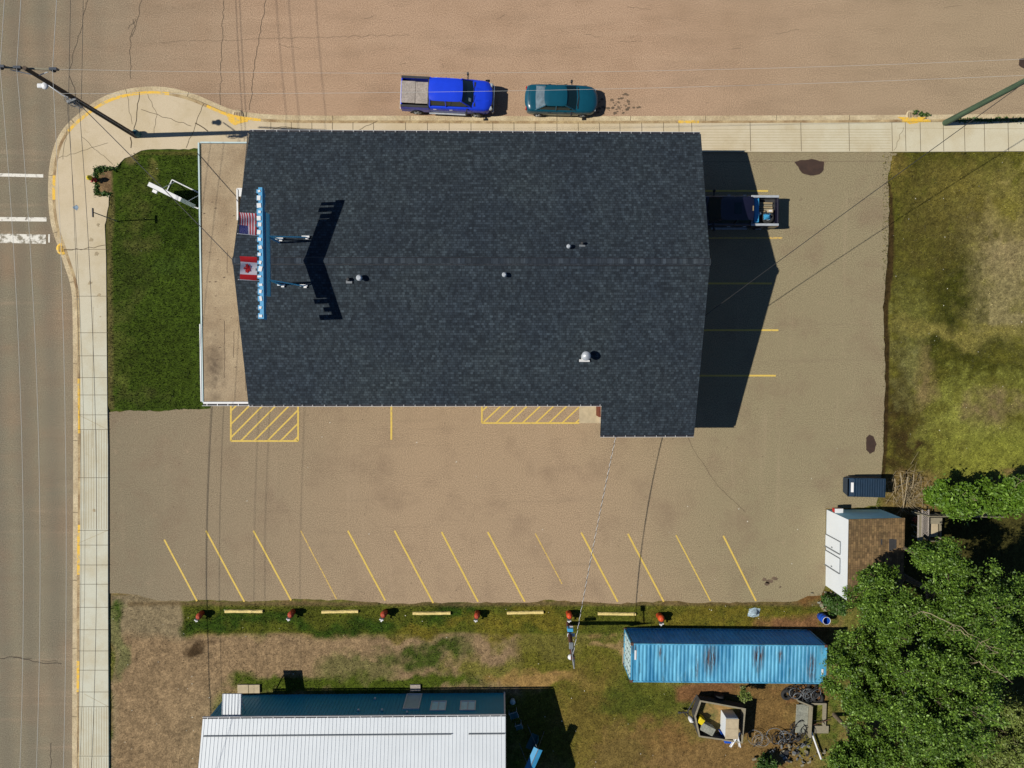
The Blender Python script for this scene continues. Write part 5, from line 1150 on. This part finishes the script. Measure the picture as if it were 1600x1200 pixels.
o_ = b.build('flower_pot', ['manhole', 'orange_post']); o_.location = (q.x, q.y, 0); tag(o_, 'pot of orange flowers at the head of the plank bench', 'plant pot')

# ------------------------------------------------------------------ white metal roofed building to the south
wb_ = thing('metal_building', 'building with white ribbed metal roof and navy metal siding', 'building', (-8.9, -26, 0))
WX0, WX1, WN, WSo, ZE, ZR = -17.9, .22, -22.05, -32.3, 3.3, 4.75; YRw = (WN+WSo)/2
b = MB(); b.prism([(WX0,WSo),(WX1,WSo),(WX1,WN),(WX0,WN)], 0, ZE-.1); 
for x in (WX0, WX1): b.add([(x,WN,ZE-.1),(x,WSo,ZE-.1),(x,YRw,ZR-.1)], [(0,1,2) if x < -5 else (2,1,0)])
x = WX0+.15
while x < WX1-.1: b.box((x, WN+.012, ZE/2-.05), (.035,.024,ZE-.12), 0); x += .23
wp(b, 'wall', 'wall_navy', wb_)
b = MB(); x0, x1 = WX0-.2, WX1+.08; ov = .12; slw = (ZR-ZE)/(WN-YRw)
def rz_(y): return ZR+.05-slw*abs(y-YRw)
for ya, yb in ((WN+ov, YRw), (YRw, WSo-ov)):
    b.add([(x0,ya,rz_(ya)),(x0,yb,rz_(yb)),(x1,yb,rz_(yb)),(x1,ya,rz_(ya)),(x0,ya,rz_(ya)-.08),(x0,yb,rz_(yb)-.08),(x1,yb,rz_(yb)-.08),(x1,ya,rz_(ya)-.08)], [(0,1,2,3),(7,6,5,4),(0,4,5,1),(3,2,6,7),(0,3,7,4)])
    x = x0+.12; k = 0
    while x < x1:
        b.add([(x-.012,ya,rz_(ya)+.001),(x-.012,yb,rz_(yb)+.001),(x,yb,rz_(yb)+.018),(x,ya,rz_(ya)+.018),(x+.014,ya,rz_(ya)+.001),(x+.014,yb,rz_(yb)+.001)], [(0,1,2,3),(3,2,5,4)], 1); x += .228
rfw = wp(b, 'roof', ['metal_white', 'rib_grey'], wb_)
b = MB(); ys_ = P(500,1147,3.5).y
b.box(((P(320,1147,3.4).x+P(706,1147,3.4).x)/2, ys_, rz_(ys_)+.06), (P(706,1147,3.4).x-P(320,1147,3.4).x, .05,.08)); b.box(((P(733,1148,3.4).x+WX1)/2, ys_, rz_(ys_)+.06), (WX1-P(733,1148,3.4).x+.05,.05,.08)); wp(b, 'snow_guard', 'grey_metal', rfw)
b = MB(); b.box(((x0+x1)/2, WN+ov+.06, ZE-.03), (x1-x0,.09,.02), 1); b.box(((x0+x1)/2, WN+ov+.115, ZE+.0), (x1-x0+.02,.025,.12), 0)
for k in range(28): b.box((x0+.3+k*.66, WN+ov+.05, ZE+.03), (.03,.12,.01), 0)
wp(b, 'gutter', ['white', 'dark_gap'], wb_)
b = MB(); b.box((WX1+.03, WN+.03, ZE/2-.1), (.09,.09,ZE-.2)); wp(b, 'corner_trim', 'white', wb_)
for px in (685, 731):
    q = P(px, 1103, 1.75); opening(q.x, WN, 1.75, .92, 1.15, 'N', 'window', wb_)
q = P(645,1098,1.1); opening(q.x, WN, 1.12, .95, 1.95, 'N', 'door', wb_, gm='aqua_white')
for (px, py, z) in ((560,1111,2.3), (597,1111,2.3), (636,1115,2.6), (586,1092,.8)): q = P(px, py, z); b = MB(); b.box((q.x, WN+.08, z), (.12,.12,.14), 0, bev=.02); wp(b, 'wall_fitting', 'white', wb_)
b = MB(); qa = P(347,1085,3.0); qb = P(377,1085,3.0); qs = P(372,1118,3.35)
pr_ = [(qa.x, qa.y, 2.95), (qb.x, qb.y, 2.95), (qb.x, WN+.02, 3.12), (qa.x, WN+.02, 3.12)]
b.add(pr_ + [(x,y,z-.08) for x,y,z in pr_], [(3,2,1,0),(4,5,6,7),(0,1,5,4),(1,2,6,5),(3,0,4,7)])
for k in range(7): x = qa.x+.03+k*(qb.x-qa.x-.06)/6; b.add([(x-.01,qa.y,2.955),(x,qa.y,2.98),(x+.02,qa.y,2.955),(x-.01,WN+.02,3.125),(x,WN+.02,3.15),(x+.02,WN+.02,3.125)], [(1,0,3,4),(2,1,4,5)], 1)
pc = wp(b, 'porch_roof', ['metal_white', 'rib_grey'], wb_)
for x in (qa.x+.06, qb.x-.06): b = MB(); b.tube([(x, qa.y-.3, 2.85), (x, WN+.02, 2.2)], .03, 6); wp(b, 'porch_bracket', 'white', pc)
for (x0_, x1_, y0_, y1_, nm, lb) in ((371,388,1070,1083,'concrete_step','left half of the pale step slab beside the porch roof'), (388.5,406,1070,1083,'concrete_step','right half of the pale step slab beside the porch roof'), (641,657,1070,1080,'concrete_step','small pale step slab below the white door of the navy wall')):
    a = P(x0_,y0_,.1); c_ = P(x1_,y1_,.1); b = MB(); b.box(((a.x+c_.x)/2,(a.y+c_.y)/2,.06), (c_.x-a.x, a.y-c_.y, .12), 0, bev=.01); tag(rebase(b.build(nm, 'cardboard' if x0_ < 600 else 'tonneau')), lb, 'step')
# bits in the shadow of the metal building
q0 = P(841,1170,2.6); q1 = P(826,1204,2.6); mid = (q0+q1)/2; d_ = (q1-q0); a_ = math.atan2(d_.y, d_.x); L_ = d_.length
sw = thing('garden_swing', 'narrow bright blue swing canopy catching sun beside the metal building shadow', 'garden swing', (mid.x, mid.y, 0), a_)
b = MB()
for s_ in (-1, 1): b.box((0, s_*.15, 2.6), (L_, .28, .03), 0, rx=-s_*.25)
b.box((0, 0, 2.64), (L_+.04, .05, .03), 1); b.build('canopy', ['sign_blue', 'grey_metal'], sw)
for u in (-1, 1): b = MB(); b.tube([(u*L_*.45, -.6, 0), (u*L_*.45, 0, 2.55), (u*L_*.45, .6, 0)], .025, 6); b.build('leg', 'grey_metal', sw)
b = MB(); b.box((0,0,.5), (L_*.7,.45,.05)); b.box((0,.22,.75), (L_*.7,.05,.5)); b.build('seat', 'teal', sw)
for (px, py, s_, lb) in ((803,1117,.5,'upper of two small metal chair frames in the deep shadow'), (811,1135,.4,'lower of two small metal chair frames in the deep shadow')):
    q = P(px,py,.4); b = MB(); 
    for x in (-s_/2, s_/2):
        b.tube([(x,-s_/2,0),(x,-s_/2,.45),(x,s_/2,.45),(x,s_/2,0)], .016, 5); b.tube([(x,s_/2,.45),(x,s_/2+.1,.85)], .016, 5)
    b.tube([(-s_/2,s_/2+.1,.85),(s_/2,s_/2+.1,.85)], .016, 5); b.box((0,0,.45), (s_,s_*.9,.02), 1)
    o_ = b.build('chair_frame', ['steel', 'teal']); o_.location = (q.x, q.y, 0); o_.rotation_euler[2] = .3; tag(o_, lb, 'chair')
q = P(801,1097,.3); b = MB(); b.lathe((0,0,0), [(.14,0),(.17,.3),(.18,.32),(.05,.34)], 14); o_ = b.build('bucket', 'aqua_white'); o_.location = (q.x, q.y, 0); tag(o_, 'small pale blue bucket in shadow at the metal building corner', 'bucket')

# ------------------------------------------------------------------ open trailer
q = P(1125,1125,.4); tl = thing('utility_trailer', 'dark open walled trailer with pointed front loaded with odds and ends', 'trailer', (q.x, q.y, 0))
TH = 1.15
poly = [P(*c, TH) for c in ((1094,1094),(1165,1107),(1160,1161),(1092,1151),(1085,1119))]
poly = [Vector((p.x, p.y)) for p in poly]
b = MB(); b.prism([tuple(p) for p in reversed(poly)], .42, .50, 0); wp(b, 'floor', 'rust_floor', tl)
ctr_ = sum(poly, Vector((0,0)))/5
for i in range(5):
    p0, p1 = poly[i], poly[(i+1) % 5]; b = MB(); d_ = (p1-p0); nrm = Vector((-d_.y, d_.x)).normalized(); 
    if nrm.dot(ctr_-p0) < 0: nrm = -nrm
    i0, i1 = p0+nrm*.06+d_.normalized()*.02, p1+nrm*.06-d_.normalized()*.02
    b.prism([tuple(p0), tuple(p1), tuple(i1), tuple(i0)], .42, TH-.02, 0)
    w_ = wp(b, 'side_wall', 'bed_dark' if i not in (1,) else 'weathered', tl)
    b = MB(); b.prism([tuple(p0-nrm*.01), tuple(p1-nrm*.01), tuple(p1+nrm*.09), tuple(p0+nrm*.09)], TH-.018+i*.002, TH+.03+i*.002, 0); wp(b, 'top_rail', 'weathered', w_)
hp = P(1062,1114,.5); b = MB(); nose = poly[4].lerp(poly[0], .1)
b.tube([(poly[0].x,poly[0].y,.42),(hp.x+.5,hp.y,.45)], .045, 6); b.tube([(poly[3].x+.1,poly[3].y,.42),(hp.x+.5,hp.y,.45)], .045, 6); b.tube([(hp.x+.6,hp.y,.45),(hp.x,hp.y+.03,.47)], .05, 6); b.box((hp.x,hp.y+.03,.5), (.22,.12,.10), 0, bev=.02); b.tube([(hp.x+.35,hp.y-.05,.1),(hp.x+.35,hp.y-.05,.8)], .035, 8)
wp(b, 'drawbar', 'bed_dark', tl)
for s_, (pa, pb_) in ((1, (poly[0], poly[1])), (-1, (poly[3], poly[2]))):
    m_ = pa.lerp(pb_, .5); b = MB(); b.lathe((m_.x, m_.y+s_*.12, .32), [(.2,-.1),(.31,-.1),(.33,0),(.31,.1),(.2,.1)], 18, 0, 'Y'); wp(b, 'wheel', 'rubber', tl)
def obj_at(mb, name, mt, px, py, z, rz, lab, cat, grp=None):
    q = P(px, py, z); o_ = mb.build(name, mt); o_.location = (q.x, q.y, z); o_.rotation_euler[2] = rz; return tag(o_, lab, cat, grp)
b = MB(); b.lathe((0,0,0), [(.13,0),(.15,.1),(.15,.42),(.08,.52),(.05,.58)], 14); b.box((0,0,.58), (.14,.03,.05)); obj_at(b, 'gas_bottle', 'white', 1078, 1121, .42, 0, 'white gas bottle standing in front of the trailer nose', 'bottle')
b = MB(); b.box((0,0,.3), (.38,.42,.6), 0, bev=.04); b.box((0,0,.61), (.33,.36,.04), 0, bev=.01); obj_at(b, 'yellow_tote', 'yellow_plastic', 1092, 1120, .5, -.62+.0, 'bright yellow plastic tote at the front of the trailer', 'tote')
b = MB(); b.box((0,0,.27), (.90,.48,.54), 0, bev=.03); b.box((0,0,.55), (.94,.5,.05), 0, bev=.01)
for k in range(4): b.box((-.3+k*.2,0,.58), (.04,.44,.02), 0)
obj_at(b, 'grey_bin', 'grey_slab', 1102, 1133, .5, -.5, 'pale grey lidded bin lying beside the yellow tote', 'bin')
b = MB(); b.box((0,0,.14), (.7,.07,.26), 0, bev=.02, rz=0); b.box((.1,.15,.10), (.62,.07,.2), 0, bev=.02); b.box((0,.07,.2), (.5,.2,.04), 0); obj_at(b, 'blue_hood', 'blue_plastic', 1127, 1146, .5, -1.05, 'narrow blue plastic trough between grey bin and white cabinet', 'trough')
b = MB(); b.box((0,0,.12), (.62,.26,.24), 0, bev=.03); b.box((0,0,.25), (.5,.18,.03), 0); obj_at(b, 'blue_crate', 'blue_plastic', 1138, 1156, .5, -.06, 'small blue crate at the foot of the white cabinet', 'crate')
cb_ = thing('cabinet', 'white cabinet topped with tan boards standing in the trailer', 'cabinet', tuple(P(1135,1124,.5)), -.03)
b = MB(); b.box((0,0,.55), (.78,1.28,1.1), 0, bev=.01); b.build('cabinet_body', 'metal_white', cb_)
b = MB(); b.box((0,.30,1.13), (.82,.64,.05), 0); b.box((0,-.36,1.13), (.82,.66,.05), 0); b.build('cabinet_top', 'cardboard', cb_)
for (xa, ya, xb, yb, lb) in ((1156,1145,1142,1167,'long white pipe leaning across the trailer back corner'), (1152,1147,1157,1167,'shorter white pipe leaning beside the long white pipe')):
    b = MB(); p0, p1 = P(xa,ya,1.28), P(xb,yb,1.05); b.tube([p0, p1], .055, 6); b.tube([p0+Vector((-.1,.02,0)), p1+Vector((-.1,.02,0))], .02, 6); tag(rebase(b.build('white_pipe', 'white')), lb, 'pipe')

# ------------------------------------------------------------------ scrap under the trees
r_ = random.Random(12)
def hoops(name, cx, cy, n_, spread, rr, mt, lab, rm=.018):
    b = MB()
    for k in range(n_):
        q = P(cx+r_.gauss(0,spread), cy+r_.gauss(0,spread*.6)); rot = Matrix.Rotation(r_.uniform(-.5,.5), 3, 'X') @ Matrix.Rotation(r_.uniform(-.5,.5), 3, 'Y')
        b.torus((q.x, q.y, r_.uniform(.12,.4)), r_.uniform(*rr), r_.uniform(rm*.6, rm*1.3), r_.choice((1,1,0)), rot, 18, 5, r_.uniform(.7,1))
    return tag(rebase(b.build(name, mt)), lab, 'scrap')
hoops('wire_coil', 1240, 1079, 9, 6, (.25,.5), ['grey_metal','rubber'], 'left tangle of wire hoops below the blue container', .022)
hoops('wire_coil', 1262, 1081, 14, 7, (.25,.5), ['grey_metal','rubber'], 'right tangle of wire hoops below the blue container', .022)
hoops('hose_coil', 1252, 1142, 11, 8, (.4,.75), ['bed_dark','rubber'], 'large coil of dark hoses lying over the grey slab', .022)
hoops('hose_coil', 1217, 1150, 10, 7, (.25,.55), ['grey_metal','rubber'], 'pale bent tubing loops left of the large hose coil', .024)
hoops('wire_coil', 1186, 1152, 8, 5, (.25,.5), ['grey_metal','twig'], 'small loose wire loops right of the trailer', .014)
for (px, py, lb) in ((1228,1084,'flat black tyre at the left end of the scrap by the container'), (1277,1090,'black tyre lying under the leaves near the container end'), (1268,1072,'black tyre against the container side wall')):
    b = MB(); b.torus((0,0,.11), .27, .11, 0, None, 24, 8); o_ = b.build('old_tyre', 'rubber'); q = P(px,py); o_.location = (q.x,q.y,0); tag(o_, lb, 'tyre', 'old tyres by the container')
b = MB(); b.box((0,0,.28), (.82,1.9,.08), 0, rx=.0, ry=.12); b.box((.5,-.1,.3), (.12,2.1,.55), 1); b.box((.05,1.1,.3), (1.0,.10,.5), 1, rz=-.35); obj_at(b, 'panel_box', ['grey_slab','weathered'], 1250, 1119, .0, -.04, 'grey slab tray with one tall side lying under the hose coil', 'panel')
b = MB(); b.box((0,.9,.2), (1.0,.12,.3)); b.box((.3,-.9,.1), (1.0,.5,.14)); b.box((.5,0,.1), (.2,1.8,.16)); b.tube([(-.5,-.6,.3),(.8,-.1,.35)], .03, 6, 1); obj_at(b, 'wooden_frame', ['weathered','manhole'], 1275, 1117, .0, -.02, 'weathered timber frame between the grey slab and the trees', 'frame')
b = MB(); p0, p1 = P(1268,1144,.3), P(1283,1186,.3); b.tube([p0,p1], .06, 7); tag(rebase(b.build('white_pole', 'white')), 'thin white pole on the ground among dark scrap', 'pole')
b = MB()
for k in range(70):
    q = P(r_.gauss(1235,26), r_.gauss(1178,12)); s_ = r_.uniform(.08,.3); b.box((q.x,q.y,r_.uniform(.05,.3)), (s_,s_*r_.uniform(.3,.8),s_*.3), r_.choice((0,1,2)), rz=r_.uniform(0,3), rx=r_.uniform(-.4,.4))
tag(rebase(b.build('scrap_heap', ['weathered','grey_metal','bed_dark'])), 'heap of broken boards and metal at the bottom by the trees', 'scrap heap', None, 'stuff')
b = MB()
for k in range(60):
    q = P(r_.gauss(1296,10), r_.gauss(943,8)); s_ = r_.uniform(.06,.22); b.box((q.x,q.y,r_.uniform(.03,.15)), (s_,s_*r_.uniform(.4,.9),s_*.4), r_.choice((0,1,2)), rz=r_.uniform(0,3))
tag(rebase(b.build('rubble', ['weathered','grey_slab','twig'])), 'small rubble at the garage corner above the blue barrel', 'rubble', None, 'stuff')
# dead brush pile
b = MB()
for (x0_, y0_, x1_, y1_) in ((1407,739,1412,797),(1418,745,1410,800),(1398,748,1399,772),(1398,762,1424,750),(1428,742,1424,765)):
    b.tube([P(x0_,y0_,1.0), P((x0_+x1_)/2+1,(y0_+y1_)/2,.7), P(x1_,y1_,.2)], .035, 5, r1=.02)
for k in range(170):
    q = P(r_.gauss(1416,16), r_.gauss(768,15), .1); g = r_.uniform(0,6.3); L_ = r_.uniform(.3,1.0); b.tube([q+Vector((0,0,r_.uniform(0,.3))), q+Vector((math.cos(g)*L_, math.sin(g)*L_, r_.uniform(.1,.6)))], .012, 4, r1=.005, cap=False)
tag(rebase(b.build('brush_pile', 'twig')), 'pile of bare dead branches between dumpster and leafy bushes', 'brush pile')
b = MB()
for k in range(130):
    x, y = r_.choice([(r_.uniform(290,1280), r_.uniform(945,1060)), (r_.uniform(850,1180), r_.uniform(1070,1200)), (r_.uniform(1390,1600), r_.uniform(245,700)), (r_.uniform(180,310), r_.uniform(260,630)), (r_.uniform(175,340), r_.uniform(950,1190))])
    q = P(x,y); s_ = r_.uniform(.015,.04); g = r_.uniform(0,6); b.add([(q.x+s_*math.cos(g+t), q.y+s_*math.sin(g+t), .05+s_*.5*(i % 2)) for i, t in enumerate((0,1.6,3.1,4.7))], [(0,1,2,3)])
tag(b.build('litter', 'litter'), 'tiny white scraps of litter scattered over grass and dirt', 'litter', None, 'stuff')

# ------------------------------------------------------------------ vegetation
def quads_obj(name, vv, mt, parent=None, k=4):
    me = bpy.data.meshes.new(name); np_mesh(me, vv.reshape(-1, 3), np.arange(vv.reshape(-1, 3).shape[0]).reshape(-1, k)); me.materials.append(M[mt])
    o_ = bpy.data.objects.new(name, me); col.objects.link(o_)
    if parent: o_.parent = parent
    return o_
def leaves(centres, n_per, spread, size, up=.5, seed=0):
    g = np.random.default_rng(seed); n = len(centres)*n_per
    c = np.repeat(np.asarray(centres), n_per, 0) + g.normal(0, 1, (n, 3))*np.repeat(np.asarray(spread).reshape(-1, 1), n_per, 0)*np.array([1, 1, .6])
    nn = g.normal(0, 1, (n, 3)); nn[:, 2] = np.abs(nn[:, 2])+up; nn /= np.linalg.norm(nn, axis=1, keepdims=True)
    a = np.cross(nn, g.normal(0, 1, (n, 3))); a /= np.linalg.norm(a, axis=1, keepdims=True); b_ = np.cross(nn, a)
    s_ = g.choice([.45,.65,.85,1.0,1.2,1.5], (n, 1))*size; a *= s_; b_ *= s_*.52
    return np.stack([c-a, c+b_-a*.1+nn*s_*.08, c+a, c-b_-a*.1+nn*s_*.08], 1)
def tree(name, lab, base, cz, rad, n_blob, n_clu, n_leaf, size, mt='leaf', seed=1, grp=None, clu=.34, cat='tree'):
    n_clu = int(n_clu*.92); n_leaf = int(n_leaf*1.5)
    """cz: crown centre (x,y,z); rad: crown radii"""
    g = np.random.default_rng(seed); t = thing(name, lab, cat, tuple(base), 0, grp)
    cz = np.array(cz); rad = np.array(rad); bl = []
    for i in range(n_blob):
        while True:
            d = g.uniform(-1, 1, 3)
            if .25 < np.linalg.norm(d) < 1: break
        bl.append((cz + d*rad*np.array([.85,.85,1.0]), g.uniform(.20, .42)*rad.mean()))
    bl.append((cz, rad.mean()*.45))
    cs = []; sp = []
    for i in range(n_clu):
        c, r1 = bl[g.integers(len(bl))]; d = g.normal(0, 1, 3); d /= np.linalg.norm(d); d[2] = d[2]*.8+.12
        cs.append(c + d*r1*g.uniform(.6, 1.25)); sp.append(clu*g.uniform(.5, 1.35))
    cs = np.array(cs); b0 = np.array(base)
    vv = leaves(cs, n_leaf, np.array(sp)*.62, size, .4, seed) - b0
    cr = quads_obj('crown', vv, mt, t)
    b = MB(); top_ = Vector(cz)-Vector((0,0,rad[2]*.25)); bs_ = Vector(base); H_ = top_.z
    pts = [Vector((0,0,-.1)), (top_-bs_)*.35+Vector((.1,-.05,0)), (top_-bs_)*.7, (top_-bs_)]
    b.tube(pts, .05+.022*H_, 10, r1=.06)
    for c, r1 in bl:
        st_ = pts[1].lerp(pts[3], g.uniform(.0, .9)); e_ = Vector(c)-bs_; m_ = st_.lerp(e_, .5)+Vector((0,0,-.25)); b.tube([st_, m_, e_], .05+.008*H_, 6, r1=.02)
        for k in range(5):
            d = Vector(g.normal(0, 1, 3)).normalized(); b.tube([e_.lerp(m_, .3), e_+d*r1*.55, e_+d*r1*1.0+Vector((0,0,.1))], .022, 4, r1=.006, cap=False)
    b.build('trunk', 'bark', t); return t
def tp(px, py, z): p = P(px, py, z); return (p.x, p.y, z)
T = 'leafy trees at the lower right'
def T_(lab, cx, cy, z, rx, ry, rzz, nb, nc, nl, seed, mt='leaf', size=.066, clu=.27, name='leafy_tree', grp=T):
    c = tp(cx, cy, z); tree(name, lab, (c[0]+.2, c[1]-.1, 0), c, (rx, ry, rzz), nb, nc, nl, size, mt, seed, grp, clu)
T_('tall leafy tree whose crown fills the right edge below the fence', 1530, 965, 8.0, 3.3, 3.0, 2.0, 26, 700, 70, 3)
T_('leafy tree overhanging the brown shingle garage roof', 1392, 948, 5.6, 2.3, 2.2, 1.6, 20, 380, 70, 4)
T_('leafy tree beside the blue container end', 1350, 1060, 5.0, 2.3, 2.5, 1.6, 18, 430, 70, 5)
T_('large leafy tree in the middle of the lower right grove', 1470, 1100, 8.5, 3.0, 3.0, 2.0, 26, 660, 70, 6)
T_('leafy tree at the bottom right corner of the photo', 1590, 1165, 7.5, 2.6, 2.8, 1.9, 20, 480, 70, 7, 'leaf3')
T_('leafy tree at the bottom edge right of the scrap heap', 1360, 1180, 5.0, 2.6, 2.1, 1.6, 18, 430, 70, 8)
T_('leafy tree along the bottom edge between its two neighbours', 1480, 1215, 6.5, 2.6, 2.3, 1.7, 18, 420, 70, 19)
T_('slender leafy tree just above the big right edge crown', 1463, 880, 6.2, 1.7, 1.4, 1.1, 13, 200, 70, 9)
T_('low leafy bush at the garage front corner by the barrel', 1306, 948, 1.0, .8, .6, .6, 6, 60, 34, 10, 'hedge', .08, .22, 'leafy_bush', 'leafy bushes')
T_('broad leafy bush left of two along the low fence', 1490, 777, 2.6, 1.7, 1.05, 1.0, 14, 230, 60, 11, 'leaf2', .095, .28, 'leafy_bush', 'leafy bushes')
T_('broad leafy bush at the right edge along the low fence', 1572, 782, 3.0, 1.9, 1.25, 1.2, 16, 280, 60, 12, 'leaf2', .095, .28, 'leafy_bush', 'leafy bushes')
T_('small dark leafy bush at the bottom edge left of the scrap heap', 1200, 1193, .8, .7, .6, .5, 6, 60, 34, 13, 'hedge', .08, .2, 'leafy_bush', 'leafy bushes')
T_('small sapling with yellowish leaves behind the trailer', 1162, 1084, 1.2, .35, .6, .5, 5, 26, 26, 14, 'leaf3', .07, .16, 'leafy_bush', 'leafy bushes')
# pale dead limbs showing through the crowns
for i, pts in enumerate((((1440,955,8.6),(1490,975,9.8),(1545,1010,10.2)), ((1500,985,9.9),(1530,1005,10.3),(1560,1020,10.3)), ((1528,1035,9.6),(1560,1050,9.8)), ((1545,795,3.6),(1575,780,4.0),(1597,752,4.3)), ((1497,780,3.6),(1525,782,3.8)))):
    b = MB(); fine = []
    for p0, p1 in zip(pts[:-1], pts[1:]):
        for k in range(5): fine.append(P(*p0).lerp(P(*p1), k/5)+Vector((random.uniform(-.08,.08), random.uniform(-.08,.08), random.uniform(-.25,.1))))
    fine.append(P(*pts[-1])); b.tube(fine, .026, 6, r1=.008)
    for k in range(6):
        q = P(*pts[k % len(pts)]); b.tube([q, q+Vector((random.uniform(-.7,.7), random.uniform(-.6,.6), random.uniform(-.1,.3)))], .014, 4, r1=.006, cap=False)
    labs = ('long pale dead limb across the right edge crown', 'short pale dead limb below the long one in the big crown', 'pale dead twig lowest in the big right crown', 'curved pale dead branch rising from the right fence bush', 'short pale branch in the left fence bush')
    tag(rebase(b.build('dead_branch', 'twig')), labs[i], 'branch')
# hedge tufts round the corner planting square and the kerb edge
def tufts(name, pts, n_, size, mt, lab, spread, z=.08):
    c = np.array([(*P(a_, b_)[:2], z) for a_, b_ in pts]); vv = leaves(c, n_, np.full(len(c), spread), size, .2, 5); o_ = quads_obj(name, vv, mt); return tag(o_, lab, 'weeds', None, 'stuff')
pts = [(151+random.uniform(-1,1), y) for y in np.arange(264,278,2)] + [(152+random.uniform(-1,1), y) for y in np.arange(288,304,2)] + [(x, 264+random.uniform(-1,1)) for x in np.arange(152,186,3)] + [(x, 304) for x in np.arange(152,175,3)] + [(156,266),(160,265),(158,268)]*3
tufts('weeds', pts, 26, .07, 'hedge', 'green weeds fringing the square planting bed by the hydrant', .08)
pts = [(x, 189+random.uniform(-1.5,1)) for x in np.arange(1490,1600,2.2)] + [(1428+random.uniform(-3,3), 176+random.uniform(-1,1)) for _ in range(2)] + [(x, 180) for x in range(1436,1450,3)]
tufts('weeds', pts, 20, .07, 'hedge', 'green weeds growing along the kerb beside the green pole', .07, .10)
# grass: blades over all turf
g = np.random.default_rng(77); n_ = 330000
X_ = g.uniform(-27, 34, n_); Y_ = g.uniform(-27, 14, n_)
def gr_at(X_, Y_):
    ix = np.clip(((X_-GX0)/((GX1-GX0)/(int((GX1-GX0)/GS))) + 3).astype(int), 0, nx-1); iy = np.clip(((Y_-GY0)/((GY1-GY0)/(int((GY1-GY0)/GS))) + 3).astype(int), 0, ny-1)
    return GR[iy, ix], CV[iy, ix]
gg, cc = gr_at(X_, Y_); px_, py_ = topx(X_, Y_)
inlot = (px_ > 168) & (px_ < 1378) & (py_ > 640) & (py_ < 942); inb = (px_ > 314) & (px_ < 1378) & (py_ < 940); onw = (px_ < 172)
inpot = (px_ > 150) & (px_ < 186) & (py_ > 262) & (py_ < 306)
side = (py_ < 239) | ((px_ < 206) & (py_ < 262)) | ((px_ < 250) & (py_ < 240))
wbm = (X_ > WX0) & (X_ < WX1) & (Y_ < WN)
keep = (g.random(n_) < gg**1.3) & ~inlot & ~inb & ~onw & ~inpot & ~side & ~wbm
X_, Y_, cc = X_[keep], Y_[keep], cc[keep]; n_ = len(X_)
ht = g.uniform(.03, .10, n_); ang_ = g.uniform(0, 6.283, n_); ln_ = g.uniform(.02, .09, n_); wd_ = g.uniform(.012, .03, n_)
dx, dy = np.cos(ang_), np.sin(ang_); z0 = np.where((X_ < -17) & (Y_ > -3.6), .085, np.where(X_ > 24.4, .04, -.02)); ht = ht + z0 + .02
v0 = np.stack([X_-dy*wd_, Y_+dx*wd_, z0], -1); v1 = np.stack([X_+dy*wd_, Y_-dx*wd_, z0], -1); v2 = np.stack([X_+dx*ln_, Y_+dy*ln_, ht], -1)
vv = np.stack([v0, v1, v2], 1)
go = quads_obj('grass', vv, 'leaf', None, 3); me = go.data
at_ = me.color_attributes.new('cover', 'FLOAT_COLOR', 'POINT'); cl = np.clip(cc*g.choice([.5,.7,.9,1.1,1.4,1.9], (n_, 1)), 0, 1); cl = np.concatenate([cl, np.ones((n_, 1))], 1)
at_.data.foreach_set('color', np.repeat(cl, 3, 0).astype(np.float32).ravel())
m, nt, bs = new_mat('grass_blade'); bs.inputs['Roughness'].default_value = .7; bs.inputs['Specular IOR Level'].default_value = .25
va = nt.nodes.new('ShaderNodeVertexColor'); va.layer_name = 'cover'
nt.links.new(va.outputs[0], bs.inputs['Base Color']); me.materials.clear(); me.materials.append(m)
tag(go, 'short patchy grass over the lawn, verge and vacant field', 'grass', None, 'stuff')
